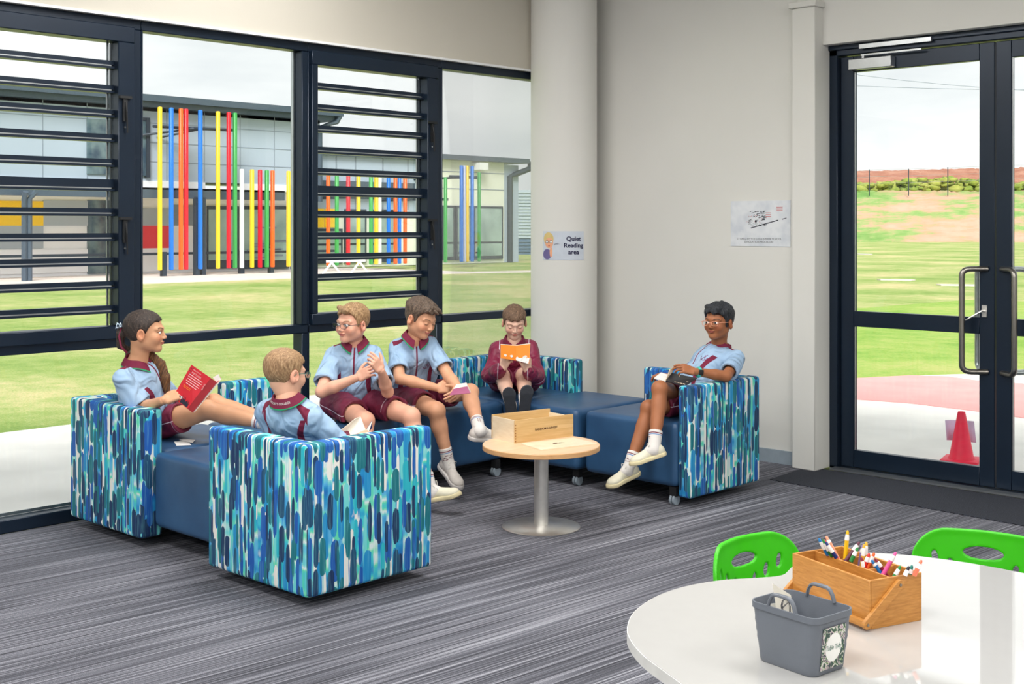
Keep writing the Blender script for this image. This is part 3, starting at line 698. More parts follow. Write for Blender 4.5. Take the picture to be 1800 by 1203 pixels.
MB().tube([(XB+.3, at(924, 290, XB)[0], 4.35), (XB+.3, at(922, 290, XB)[0], 4.05), (XB+.1, y0+.5, 3.8), (XB+.05, y0+.2, 3.7), (XB+.05, y0+.2, 0)], .13, 8).build('downpipe', M['ext_frame'], t, smooth='auto')
MB().box(XB-.2, XB, yb1, yb1+.9, 0, 4.2).build('corner_trim', M['clad_grey'], t)
MB().tube([(-34.13, at(795, 306, -34)[0], 3.42), (-34.13, at(848, 306, -34)[0], 3.42)], .065, 6).tube([(-34.13, at(826, 306, -34)[0], 3.42), (XB, at(826, 306, -34)[0], 3.42)], .05, 6).build('bracket_bar', M['ext_frame'], t)
MB().box(-34.16, -34.058, yb0, at(790, 400, -34)[0], 2.5, 2.6).box(XB, -34.1, yb0, yb0+.08, 2.5, 2.6).box(XB, -34.1, yb0+4, yb0+4.08, 2.5, 2.6).build('pole_rail', M['ext_frame'], t)
MB().box(-34.16, -34.058, at(805, 400, -34)[0], at(848, 400, -34)[0], .5, .56).build('pole_rail', M['ext_frame'], t)
y = at(845, 292, XB+.3)[0]; MB().box(XB, XB+.5, y-.25, y+.25, 3.9, 4.2).build('security_camera', M['white_plastic'], t)
t = thing('garden_shed', 'ribbed steel shed in two blue greys behind the far wing', 'shed', (-40, 45, 0))
a, b = D(880, 333, 70), D(960, 324, 70)
def corr(name, z0, z1, mat):
    m = MB(); n = int((z1-z0)/.18); e = Vector((a.x-b.x, a.y-b.y, 0)).normalized(); nrm = Vector((-e.y, e.x, 0))
    if nrm.dot(Vector((a.x, a.y, 0))) > 0: nrm = -nrm
    m.obox((a.x, a.y, z0), (b.x-a.x, b.y-a.y, 0), -nrm*2, (0, 0, z1-z0))
    for i in range(n): m.obox(Vector((a.x, a.y, z0+i*.18)), (b.x-a.x, b.y-a.y, 0), nrm*.06, (0, 0, .09))
    return m.build(name, mat, t)
corr('upper_cladding', 1.0-.1, 3.6, M['shed_pale']); corr('lower_cladding', -.05, .9, M['shed_blue'])
# coloured poles
poles = [(206, 2, 'blue'), (281, 2, 'yellow'), (301, 2, 'blue'), (318, 2, 'orange'), (327, 2, 'red'), (352, 2, 'blue'), (383, 2, 'yellow'), (402, 2, 'red'), (413, 2, 'green'),
         (425, 1, 'white'), (443, 1, 'yellow'), (457, 1, 'red'), (469, 1, 'green'), (479, 1, 'orange'), (507, 1, 'yellow'), (577, 1, 'orange'), (592, 1, 'green'), (612, 1, 'red'), (630, 1, 'yellow'),
         (652, 1, 'green'), (661, 1, 'yellow'), (667, 1, 'white'), (683, 1, 'blue'), (695, 1, 'orange'), (702, 1, 'blue'), (712, 1, 'orange'), (739, 1, 'yellow'), (783, 1, 'green'),
         (811, 3, 'blue'), (816, 3, 'lilac'), (821, 3, 'yellow'), (830, 3, 'blue'), (842, 3.5, 'green')]
ORD = ['first', 'second', 'third', 'fourth', 'fifth', 'sixth', 'seventh']
cnt = {}; fam = {2: 'tall', 1: 'short', 3: 'end-wall', 3.5: 'end-wall'}; tot = {}
for p_, k_, c_ in poles: tot[(fam[k_], c_)] = tot.get((fam[k_], c_), 0)+1
for p_, k_, c_ in poles:
    y = at(p_, 460, -34)[0]; zt = {2: 5.18, 1: 3.38, 3: 3.85, 3.5: 3.6}[k_]; zb = .19
    if k_ == 3.5: zt = 3.62
    q = (fam[k_], c_); i = cnt.get(q, 0); cnt[q] = i+1
    w = .062
    o = MB().box(-34-w, -34+w, y-w*(.9 if k_ != 3.5 else .7), y+w*.9, zb, zt).build('facade_pole', M['pole_'+c_], bevel=.02, seg=1)
    where = {'tall': 'among the tall poles before the grey building', 'short': 'among the short poles across the lawn', 'end-wall': 'before the far cream wing'}[fam[k_]]
    lab = ('%s pole %s' % (c_, where)) if tot[q] == 1 else ('%s %s pole from the left %s' % (ORD[i], c_, where))
    tag(o, lab, 'pole', 'coloured facade poles')
# outdoor bench
b0 = D(603, 462, 38); t = thing('picnic_table', 'white outdoor table with splayed legs across the lawn', 'table', (b0.x, b0.y, 0))
a, b = D(573, 462, 39.5), D(642, 463, 40.5); zt = 1.5-62*39.5/FL
MB().obox((a.x, a.y, zt), (b.x-a.x, b.y-a.y, 0), (-.3, .3, 0), (0, 0, .12)).build('table_top', M['white_plastic'], t)
for u in (.14, .85):
    p = a.lerp(b, u); d_ = (b-a).normalized()*.35
    MB().tube([(p.x-d_.x, p.y-d_.y, 0), (p.x, p.y, zt)], .035, 6).build('leg', M['white_plastic'], t); MB().tube([(p.x+d_.x, p.y+d_.y, 0), (p.x, p.y, zt)], .035, 6).build('leg', M['white_plastic'], t)
# ---------------------------------------------------------------- modular sofa
def panel(name, x0, x1, y0, y1, z0, z1, parent, bev=.018):
    o = MB().box(x0, x1, y0, y1, z0, z1).build(name, M['stroke_fabric'], parent, bevel=bev, seg=4)
    me = o.data; uvl = me.uv_layers.new(name='UVMap')
    L, T = (0, 1) if (x1-x0) > (y1-y0) else (1, 0); T0 = (x0, y0)[T]; T1 = (x1, y1)[T]
    mid = (T0+T1)/2
    for p in me.polygons:
        n = p.normal; end = abs(n[L]) > .72
        far = n[T] > .5 and abs(n[T]) > abs(n.z)
        for li in p.loop_indices:
            c = me.vertices[me.loops[li].vertex_index].co
            if end: u, v = c[T]+7.3, c.z
            elif far: u, v = c[L], 2*z1+(T1-T0)-c.z-(T1-c[T])
            else: u, v = c[L], c.z+(c[T]-T0)
            uvl.data[li].uv = (u, v)
    me.set_sharp_from_angle(angle=math.radians(60))
    return o
def seat_block(x0, x1, y0, y1, parent, z0=.10, z1=.45, cut=None):
    f = Field((x0-.01, y0-.01, z0-.02), (x1+.01, y1+.01, z1+.03), .012)
    f.rbox(((x0+x1)/2, (y0+y1)/2, (z0+z1)/2), ((x1-x0)/2, (y1-y0)/2, (z1-z0)/2), .028, 0)
    v, F = f.mesh(2)
    return mesh_obj('seat', v, F, M['navy_vinyl'], parent)
def caster(x, y, parent):
    c = MB()
    c.tube([(x-.016, y, .03), (x-.004, y, .03)], .029, 16).tube([(x+.004, y, .03), (x+.016, y, .03)], .029, 16)
    o = c.build('caster', M['base_board'], parent, smooth='auto')
    MB().box(x-.022, x+.022, y-.018, y+.018, .05, .10).build('caster_fork', M['black_rubber'], o)
def module(label, box, panels, cast, seat=None):
    x0, x1, y0, y1 = box
    t = thing('sofa_module', label, 'sofa', ((x0+x1)/2, (y0+y1)/2, 0), 'blue modular sofa')
    seat_block(*(seat or box), t)
    for nm, a in panels: panel(nm, *a[:4], .05, a[4] if len(a) > 4 else .65, t)
    for c in cast: caster(c[0], c[1], t)
X0, X1, X2, X3 = -5.92, -5.235, -4.625, -3.925
module('sofa corner section with a patterned end panel nearest the window, where the girl sits', (X0, X1, 2.99, 3.70),
       [('arm_panel', (X0, X1, 2.985, 3.105)), ('back_panel', (X0+.002, X0+.09, 2.99, 3.56, .648))], [(X0+.1, 3.6), (X1-.1, 3.6)], (X0+.09, X1, 3.105, 3.70))
module('plain navy sofa section between the end panel and the front corner section', (X1+.004, X2-.004, 3.05, 3.70), [], [(X1+.1, 3.45), (X2-.1, 3.45), (X1+.1, 3.6), (X2-.1, 3.6)])
module('front patterned corner section of the sofa nearest the camera', (X2, X3, 2.96, 3.62),
       [('back_panel', (X2, X3-.004, 2.955, 3.045, .648)), ('arm_panel', (X3-.09, X3, 2.959, 3.62))], [(X2+.1, 3.5), (X3-.2, 3.5), (X2+.1, 3.3)], (X2, X3-.09, 3.045, 3.62))
module('navy sofa section by the window with a short patterned back panel', (X0, X1, 3.80, 4.58), [('back_panel', (X0, X0+.09, 3.84, 4.30))], [(X0+.1, 3.9), (X1-.1, 3.9), (X1-.1, 4.5)], (X0+.09, X1, 3.71, 4.58))
module('plain navy sofa section by the window where two boys sit', (X0, X1, 4.585, 5.42), [], [(X0+.15, 4.7), (X1-.06, 4.7), (X1-.02, 5.36), (X0+.15, 5.36)])
module('corner section of the sofa by the column with two patterned backs', (X0, X1, 5.43, 6.13),
       [('back_panel', (X0, X0+.09, 5.51, 6.127, .648)), ('back_panel', (X0+.003, X1+.02, 6.04, 6.13))], [(X0+.15, 5.55), (X1-.06, 5.95)], (X0+.09, X1+.0, 5.43, 6.04))
module('plain navy sofa section along the back wall', (X1+.024, X2-.044, 5.43, 6.13), [], [(X1+.1, 6.0), (X2-.1, 6.0), (X2-.1, 5.5)])
module('right end section of the sofa with patterned arm and back, where a boy sits cross-legged', (X2, X3+.035, 5.44, 6.13),
       [('arm_panel', (X3-.05, X3+.035, 5.45, 6.13)), ('back_panel', (X2-.04, X3+.03, 6.04, 6.127, .648))], [(X3-.085, 5.47), (X3-.15, 6.0), (X2+.1, 5.95)], (X2, X3-.05, 5.44, 6.04))

# ---------------------------------------------------------------- round coffee table with box and lid
tc = (-4.20, 4.61)
t = thing('coffee_table', 'small round coffee table with pale wood top on a steel pedestal', 'table', (tc[0], tc[1], 0))
MB().lathe((tc[0], tc[1], 0), [(.195, 0), (.197, .004), (.19, .009), (.04, .013), (.039, .013)], 64).build('base', M['steel'], t, smooth='auto')
MB().lathe((tc[0], tc[1], 0), [(.036, .012), (.036, .392)], 32).build('pedestal', M['steel'], t, smooth='auto')
MB().lathe((tc[0], tc[1], 0), [(.292, .39), (.294, .392), (.294, .4125), (.292, .4145)], 80).build('edge_band', M['table_edge'], t, smooth='auto')
MB().lathe((tc[0], tc[1], 0), [(.291, .4145), (.291, .4155)], 80).build('table_top', M['table_veneer'], t)
ZT = .4155
F_ = Z(905, 780, ZT); L_ = Z(869, 769.6, ZT); R_ = Z(1007.6, 767, ZT)
e1 = (R_-F_); e1.z = 0; ln = e1.length; e1.normalize(); e2 = Vector((-e1.y, e1.x, 0)); wd = abs((L_-F_).dot(e2)); hh = .114; th = .008
if (L_-F_).dot(e2) < 0: e2 = -e2
t = thing('wooden_box', 'open wooden box marked random harvest standing on the coffee table', 'box', F_)
up = Vector((0, 0, 1))
MB().obox(F_, e1*ln, e2*th, up*hh).build('front_board', M['pine'], t)
MB().obox(F_+e2*(wd-th), e1*ln, e2*th, up*(hh+.006)).build('back_board', M['pine'], t)
MB().obox(F_+e2*th, e1*th, e2*(wd-2*th), up*hh).build('end_board', M['pine_pale'], t)
MB().obox(F_+e2*th+e1*(ln-th), e1*th, e2*(wd-2*th), up*(hh-.012)).build('end_board', M['pine_pale'], t)
MB().obox(F_+e1*th+e2*th, e1*(ln-2*th), e2*(wd-2*th), up*.005).build('bottom_board', M['pine_pale'], t)
text_mesh('RANDOM HARVEST', .0165, M['brown_ink'], 'lettering', t, frame_fn(F_+e1*ln*.53+up*hh*.5, e1, up, -e2), bold=.0003)
m = MB()
for i in range(7): m.obox(F_-e2*.0006+up*(.006+i*.0135), e1*.0075, e2*.0008, up*.006)
m.build('finger_joint', M['bamboo_dark'], t)
l0 = Z(916, 780, ZT+.006); l1 = Z(951, 791, ZT+.006); l2 = Z(1050, 780, ZT+.006); l3 = Z(1008, 769.5, ZT+.006)
lid = MB().add([Vector((p.x, p.y, z)) for z in (ZT+.0005, ZT+.0065) for p in (l0, l1, l2, l3)], [(0, 3, 2, 1), (4, 5, 6, 7), (0, 1, 5, 4), (1, 2, 6, 5), (2, 3, 7, 6), (3, 0, 4, 7)]).build('box_lid', M['pine_pale'])
tag(lid, 'thin wooden lid lying on the coffee table before the wooden box', 'lid')
lc = (l0+l1+l2+l3)/4; m = MB(); g1 = (l2-l1).normalized(); g2 = Vector((-g1.y, g1.x, 0))
for i in range(9):
    a = math.pi*(i+.5)/9; m.tube([lc+g1*math.cos(a)*.008+g2*math.sin(a)*.008+up*.0008, lc+g1*math.cos(a)*.03+g2*math.sin(a)*.022+up*.0008], .0008, 4)
m.tube([lc-g1*.035+up*.0008, lc+g1*.035+up*.0008], .0007, 4); m.build('burnt_crest', M['brown_ink'], lid)

# ---------------------------------------------------------------- white petal table
TZ = .64; tcx, tcy = -.966, 2.469
t = thing('activity_table', 'glossy white petal-shaped activity table in the foreground', 'table', (tcx, tcy, 0))
KP = [(-1.388, 1.916), (-1.46, 1.952), (-1.541, 1.994), (-1.618, 2.051), (-1.673, 2.111), (-1.728, 2.206), (-1.762, 2.330), (-1.762, 2.44), (-1.729, 2.548), (-1.677, 2.624), (-1.645, 2.69), (-1.668, 2.78), (-1.685, 2.88), (-1.645, 2.98), (-1.558, 3.055), (-1.46, 3.098), (-1.33, 3.12), (-1.20, 3.118), (-1.08, 3.10), (-.95, 3.13), (-.78, 3.13), (-.6, 3.06), (-.46, 2.92), (-.39, 2.72), (-.40, 2.55), (-.34, 2.38), (-.33, 2.18), (-.42, 1.98), (-.58, 1.85), (-.76, 1.84), (-.9, 1.79), (-1.08, 1.77), (-1.24, 1.82), (-1.33, 1.88)]
P = []
for i in range(len(KP)):
    p0, p1, p2, p3 = (np.array(KP[(i+k) % len(KP)]) for k in (-1, 0, 1, 2))
    for k in range(8):
        u = k/8; q = .5*((2*p1)+(-p0+p2)*u+(2*p0-5*p1+4*p2-p3)*u*u+(-p0+3*p1-3*p2+p3)*u**3); P.append((float(q[0]), float(q[1])))
Pi = [(tcx+(x-tcx)*.9975, tcy+(y-tcy)*.9975) for x, y in P]
MB().prism(P, TZ-.025, TZ-.001).build('edge_band', M['laminate_edge'], t, smooth='auto')
MB().prism(Pi, TZ-.001, TZ).build('table_top', M['white_laminate'], t)
for i in range(5):
    a = math.radians(197.6+36+72*i); x, y = tcx+.5*math.cos(a), tcy+.5*math.sin(a)
    MB().tube([(x, y, 0), (x, y, TZ-.026)], .019, 12).build('leg', M['alu'], t, smooth='auto')

# bamboo caddy
F_ = Z(1528, 1108, TZ); L_ = Z(1393, 1050, TZ); Lc = D(1392.7, 973, .756*2189/573); R_ = D(1625, 1009, .756*2189/609)
e1 = Vector((Lc.x-F_.x, Lc.y-F_.y, 0)); ln = e1.length; e1.normalize(); e2 = Vector((R_.x-F_.x, R_.y-F_.y, 0)); e2 = (e2-e1*e2.dot(e1)); wd = e2.length; e2.normalize(); hh = .104; th = .006
F_ = F_+up*.0005
t = thing('bamboo_caddy', 'bamboo desk caddy full of pens on the white table', 'caddy', F_)
MB().obox(F_, e1*ln, e2*th, up*hh).build('side_board', M['bamboo'], t, bevel=.0008, seg=1)
MB().obox(F_+e2*(wd-th), e1*ln, e2*th, up*hh).build('side_board', M['bamboo'], t, bevel=.0008, seg=1)
MB().obox(F_+e2*th, e1*th, e2*(wd-2*th), up*hh).build('end_board', M['bamboo'], t)
MB().obox(F_+e2*th+e1*(ln-th), e1*th, e2*(wd-2*th), up*hh).build('end_board', M['bamboo'], t)
MB().obox(F_+e1*th+e2*th, e1*(ln-2*th), e2*(wd-2*th), up*.006).build('bottom_board', M['bamboo_dark'], t)
wf = wd*.42
MB().obox(F_+e2*wf+e1*th+up*.006, e1*(ln-2*th), e2*.005, up*(hh-.008)).build('divider', M['bamboo'], t)
for k in (.30, .66): MB().obox(F_+e2*(wf+.005)+e1*ln*k+up*.006, e1*.005, e2*(wd-wf-.005-th), up*(hh-.009)).build('divider', M['bamboo'], t)
hd = bpy.data.objects.new('carry_handle', None); COL.objects.link(hd); hd.location = (0, 0, 0); par(hd, t)
def arm(base, out_):
    a = base+e2*wd*.53+up*.088+out_*.0045; b = base-e2*.012+up*.014+out_*.0045
    d = (b-a).normalized(); n = d.cross(out_).normalized(); w = .0105; vs = []
    for s_ in (-.0045, .0045):
        for c0, sg in ((a, 1), (b, -1)):
            for k in range(9):
                th_ = math.pi*k/8; vs.append(c0+out_*s_+n*math.cos(th_)*w*sg-d*sg*math.sin(th_)*w)
    N = 18
    m = MB().add(vs, [tuple(range(N-1, -1, -1)), tuple(range(N, 2*N))]+[(i, (i+1) % N, N+(i+1) % N, N+i) for i in range(N)])
    o = m.build('handle_arm', M['bamboo'], t, bevel=.001, seg=1)
    for c0 in (a, b):
        c1 = c0+out_*.005; q = MB().tube([c1-out_*.001, c1+out_*.0012], .0032, 10).build('screw', M['satin_steel'], o)
    return a, b
COL.objects.unlink(hd); bpy.data.objects.remove(hd)
a1, b1 = arm(F_, -e1); a2, b2 = arm(F_+e1*ln, e1)
MB().obox(b1-e2*.006-up*.008, (b2-b1), e2*.012, up*.016).build('handle_bar', M['bamboo'], t, bevel=.003)
CF0 = F_.copy()
simple('pen_white', (240, 240, 240), .35)
for k_, c_ in {'blue': (30, 120, 190), 'teal': (20, 120, 110), 'navy': (30, 50, 120), 'peach': (240, 170, 140), 'yellow': (240, 190, 20), 'plum': (100, 50, 70), 'green': (30, 130, 60), 'lilac': (150, 130, 200), 'gold': (230, 180, 60), 'maroon': (140, 40, 60), 'red': (215, 40, 35), 'orange': (240, 100, 40), 'pink': (235, 90, 160), 'black': (30, 35, 50), 'coral': (240, 120, 90)}.items(): simple('pen_'+k_, c_, .35)
def pen(ptx, pty, pbx, pby, dep, colr, white_len, desc, clear=False):
    top = D(ptx, pty, dep); b_ = D(pbx, pby, dep)
    d = (top-b_).normalized(); L = 0
    while L < .13:
        q_ = top-d*(L+.002)-CF0; a1_, a2_ = q_.dot(e1), q_.dot(e2)
        if q_.z < .103 and not (.014 < a1_ < ln-.014 and wf+.012 < a2_ < wd-.013 and q_.z > .012): break
        L += .002
    bot = top-d*L
    t = thing('felt_pen', desc, 'pen', bot, 'felt pens in the bamboo caddy')
    MB().tube([bot, top-d*(.006+white_len)], .0048, 10).build('barrel', M['pen_'+colr], t, smooth='auto')
    MB().tube([top-d*(.006+white_len), top-d*.012, top-d*.008], [.0053, .0046, .0035], 10).build('cap', M['pen_white'], t, smooth='auto')
    MB().tube([top-d*.009, top-d*.003, top], [.0037, .0032, .0015], 10).build('tip', M['pen_'+colr], t, smooth='auto')
dd = 2.83
for a in ((1439, 947, 1452, 970, 2.87, 'blue', .022, 'blue felt pen at the far left of the bamboo caddy'), (1446, 949, 1459, 972, 2.86, 'green', .022, 'green-tipped felt pen leaning beside the blue one at the caddy left'),
          (1451, 953, 1466, 975, 2.85, 'navy', .022, 'navy felt pen in the left cluster of the caddy'), (1448, 949.5, 1463, 972, 2.88, 'red', .022, 'red-tipped pen in the left cluster of the caddy'),
          (1452, 943, 1462, 962, 2.89, 'peach', .01, 'peach pencil standing behind the left cluster of pens'), (1490, 933, 1486, 978, 2.85, 'yellow', .016, 'tall upright yellow felt pen in the caddy'),
          (1511, 953, 1493, 978, 2.84, 'plum', .018, 'plum felt pen leaning right beside the tall yellow one'), (1508, 963, 1500, 979, 2.82, 'green', .014, 'green felt pen low behind the plum one'),
          (1517, 958, 1514, 977, 2.84, 'lilac', .012, 'lilac pen just right of the plum one'), (1523, 953, 1520, 985, 2.83, 'gold', .022, 'pen with black tip and gold barrel in the middle of the caddy'),
          (1519, 957, 1516, 985, 2.82, 'gold', .02, 'clear-capped gold pen left of the black-tipped one'), (1514, 980, 1517, 992, 2.79, 'maroon', .016, 'short maroon-tipped pen leaning left in the middle cell'),
          (1528, 973, 1522, 990, 2.79, 'red', .014, 'bright red felt pen in the middle of the caddy'), (1537, 972, 1529, 990, 2.79, 'orange', .018, 'orange felt pen right of the bright red one'),
          (1532, 985, 1543, 1001, 2.77, 'blue', .008, 'light blue pen leaning right across the middle cell'), (1538, 982, 1552, 1003, 2.77, 'maroon', .016, 'dark red pen with white cap leaning to the right cell'),
          (1575, 971, 1564, 990, 2.76, 'pink', .016, 'pink felt pen sticking out at the back right of the caddy'), (1583, 995, 1574, 1011, 2.71, 'green', .016, 'dark green felt pen in the right cell of the caddy'),
          (1598, 996, 1592, 1009, 2.70, 'black', .016, 'black felt pen in the right cell of the caddy'), (1603, 994, 1600, 1009, 2.71, 'teal', .012, 'teal felt pen behind the black one'),
          (1620, 985, 1609, 1008, 2.70, 'coral', .014, 'coral felt pen at the far right corner of the caddy')):
    pen(*a)
# grey storage bin with cards and label
A_ = Vector((.478, 2.48)); B2 = Vector((.5716, 2.361)); C2 = Vector((.663, 2.431))
def c2w(v): return Vector((v[0]*CF-v[1]*CS, v[0]*CS+v[1]*CF, 0))
a, b, c = c2w(A_), c2w(B2), c2w(C2)
e1 = (b-a); l1 = e1.length; e1.normalize(); e2 = (c-b); e2 = e2-e1*e2.dot(e1); l2 = e2.length; e2.normalize(); ctr = (a+c)/2
bz0, bz1 = TZ+.0005, .758
t = thing('storage_bin', 'small grey plastic storage bin with two handles on the white table', 'bin', (ctr.x, ctr.y, bz0))
def ring(hx, hy, r, z, n=6):
    P = []
    for (sx, sy, a0) in ((1, 1, 0), (-1, 1, 1), (-1, -1, 2), (1, -1, 3)):
        for k in range(n+1):
            th_ = math.pi/2*(a0+k/n); P.append(ctr+e1*(sx*(hx-r)+r*math.cos(th_))+e2*(sy*(hy-r)+r*math.sin(th_))+up*z)
    return P
hx, hy = l1/2*1.10, l2/2*1.10
lev = [(.80, bz0+.004, 0), (.83, bz0, 0), (.80, bz0, 0)]
outer = [(hx*.81, hy*.81, .018, bz0), (hx*.84, hy*.84, .02, bz0+.004)]
for k in range(1, 13):
    u = k/12; s_ = .84+.12*u; rib = .0 if not (4 <= k <= 9) else (.0008 if k % 2 else 0)
    outer.append((hx*s_+rib, hy*s_+rib, .02, bz0+.004+(bz1-bz0-.016)*u))
outer += [(hx, hy, .022, bz1-.012), (hx, hy, .022, bz1), (hx-.003, hy-.003, .02, bz1), (hx*.95-.002, hy*.95-.002, .018, bz1-.012), (hx*.83-.002, hy*.83-.002, .016, bz0+.004), ]
m = MB(); R = [ring(*o) for o in outer]; n_ = len(R[0])
for r_ in R: m.v += [tuple(v) for v in r_]
for i in range(len(R)-1):
    for k in range(n_): m.f.append((i*n_+k, i*n_+(k+1) % n_, (i+1)*n_+(k+1) % n_, (i+1)*n_+k))
m.f.append(tuple(range(n_-1, -1, -1))); m.f.append(tuple((len(R)-1)*n_+k for k in range(n_))); m.m = [0]*len(m.f)
m.build('tub', M['grey_plastic'], t, smooth='auto')
for sg in (-1, 1):
    o = ctr+e2*sg*(hy-.004)+up*bz1; P = []
    for k in range(15):
        u = k/14; x = -.034+.068*u; z = .027*(1-abs(2*u-1)**5); P.append(o+e1*x+up*(z-.002))
    MB().tube(P, .0050, 8, flat=.7).build('handle', M['grey_plastic'], t, smooth='auto')
    m = MB()
# label on the right-hand end
lf = lambda x, y, z: ctr+e1*(hx*.905+z+y*.12*hx/.1)+e2*x+up*(bz0+.052+y)
new('leaf_print'); q = coord(); w_ = noise(q, 60, 1, .5, 2.0); out(ramp(w_, [(.40, srgb(36, 70, 62)), (.45, srgb(120, 150, 90)), (.49, srgb(212, 212, 206)), (.56, srgb(186, 160, 172)), (.62, srgb(34, 62, 60))], True), .3)
lw, lh = .034, .041
def lface(x, y, z): return lf(x, y, z)
L4 = [lface(x, y, .0015) for x, y in ((-lw, -lh), (lw, -lh), (lw, lh), (-lw, lh))]
m = MB().add(L4+[p-e1*.001 for p in L4], [(0, 1, 2, 3), (7, 6, 5, 4), (0, 4, 5, 1), (1, 5, 6, 2), (2, 6, 7, 3), (3, 7, 4, 0)]); lb = m.build('label', M['leaf_print'], t)
N = 32; vs = [lface(.024*math.cos(2*math.pi*k/N), .028*math.sin(2*math.pi*k/N), .002) for k in range(N)]
MB().add(vs, [tuple(range(N))]).build('label_disc', M['paper'], lb)
simple('ink_green', (40, 130, 110), .6)
text_mesh('Table Tidy', .0140, M['ink_green'], 'lettering', lb, lambda x, y, z: lface(x, y, .0024), sx=.78)
# cards in the bin
def card(pts, name, label, cat, mat, thick=.001, group=None):
    n = (pts[1]-pts[0]).cross(pts[3]-pts[0]).normalized()*thick
    m = MB().add([*pts, *[p+n for p in pts]], [(0, 3, 2, 1), (4, 5, 6, 7), (0, 1, 5, 4), (1, 2, 6, 5), (2, 3, 7, 6), (3, 0, 4, 7)]).build(name, mat)
    return tag(m, label, cat, group)
k0 = ctr-e1*.030
c1 = [k0-e2*.022+up*(bz0+.03), k0+e2*.028+up*(bz0+.03), k0+e2*.018-e1*.012+up*(bz1+.004), k0-e2*.03-e1*.018+up*(bz1+.034)]
cd = card(c1, 'picture_card', 'off-white printed card standing up in the grey bin', 'card', M['page'])
cc_ = sum(c1, Vector())/4+up*.018; ex_ = (c1[1]-c1[0]).normalized(); ey_ = (c1[3]-c1[0]).normalized(); en_ = ex_.cross(ey_).normalized()
for s_ in (-1, 1):
    MB().tube([cc_+en_*.0014*s_+ex_*.012*math.cos(a*.7)+ey_*.017*math.sin(a*.7) for a in range(9)], .0009, 4, closed=True).tube([cc_+en_*.0014*s_-ex_*.012, cc_+en_*.0014*s_+ex_*.012+ey_*.01], .0007, 4).build('line_drawing', M['black_ink'], cd)
k0 = ctr-e1*.055
card([k0-e2*.034+up*(bz0+.045), k0+e2*.03+up*(bz0+.045), k0+e2*.03-e1*.006+up*(bz1-.016), k0-e2*.034-e1*.006+up*(bz1-.010)], 'picture_card', 'white card lying low against the left inside wall of the grey bin', 'card', M['paper'])

# ---------------------------------------------------------------- green chairs
def green_chair(px_c, dep, ang, label, ztop=.676):
    """ang: heading the sitter looks to (radians, room coordinates)"""
    c = D(px_c, 400, dep); c.z = 0
    W2, H = .180, .34
    f = Field((-W2-.03, -.12, 0), (W2+.03, .12, H+.03), .003)
    def fn(Dg, X, Y, Zz):
        cur = .055*(X/W2)**2-.10*(Zz/H-.55)*(Zz < 9)*.35
        y = Y-cur; taper = 1-.16*np.clip((H*.75-Zz)/H, 0, 1)
        x = X/taper
        qx = np.abs(x)-W2+.085; qz = np.abs(Zz-H/2)-H/2+.085
        d2 = np.sqrt(np.maximum(qx, 0)**2+np.maximum(qz, 0)**2)+np.minimum(np.maximum(qx, qz), 0)-.085
        rim = np.exp(-(d2+.004)**2/.00008)*.002
        d = np.maximum(d2, np.abs(y)-.0048-rim)
        holes = [(0, H-.060, .052, .0165, 0)]+[(s*hx0, H-hd, .0075, .019, s*.22) for hx0, hd in ((.122, .078), (.082, .098), (.040, .120)) for s in (-1, 1)]+[(s*.10, .12, .008, .025, s*.1) for s in (-1, 1)]
        for hx_, hz_, rx, rz, tl in holes:
            u = (X-hx_)*math.cos(tl)-(Zz-hz_)*math.sin(tl); v = (X-hx_)*math.sin(tl)+(Zz-hz_)*math.cos(tl)
            k0 = np.sqrt((u/rx)**2+(v/rz)**2); dh = (k0-1)*min(rx, rz)
            d = np.maximum(d, -dh+0*Y)
        return d
    f.func(fn); v, F = f.mesh(3)
    ca, sa = math.cos(ang), math.sin(ang)
    def xf(p):  # local: +y is where the sitter looks
        p = np.asarray(p); return np.stack([c.x+p[:, 0]*sa+p[:, 1]*ca, c.y-p[:, 0]*ca+p[:, 1]*sa, p[:, 2]], 1)
    t = thing('green_chair', label, 'chair', (c.x, c.y, 0), 'green plastic chairs at the white table')
    v[:, 2] += ztop-H; vv = xf(v); Fq = F[:, ::-1]
    mesh_obj('backrest', vv, Fq, M['green_plastic'], t)
    f = Field((-.2, .0, .33), (.2, .42, .42), .008); f.rbox((0, .165, .385), (.155, .145, .012), .011, 0); f.ell((0, .17, .42), (.12, .12, .03), .03, 's')
    v, F = f.mesh(2); mesh_obj('seat', xf(v), F[:, ::-1], M['green_plastic'], t)
    for sx in (-1, 1):
        for (ya, yb) in ((.05, .0), (.27, .31)):
            P = xf([[sx*.13, ya, .375], [sx*.155, yb, .0]]); MB().tube([tuple(p) for p in P], .011, 10).build('leg', M['alu'], t, smooth='auto')
green_chair(1338, 3.33, math.atan2(.68*-CS*0+0, 1), 'tmp') if False else None
def head(dx, dy): v = c2w((dx, dy)); return math.atan2(v.y, v.x)
green_chair(1309, 3.31, head(.66, -.75), 'green plastic chair left of the bamboo caddy, tucked at the white table')
green_chair(1728, 3.37, head(-.46, -.89), 'green plastic chair right of the bamboo caddy, tucked at the white table')
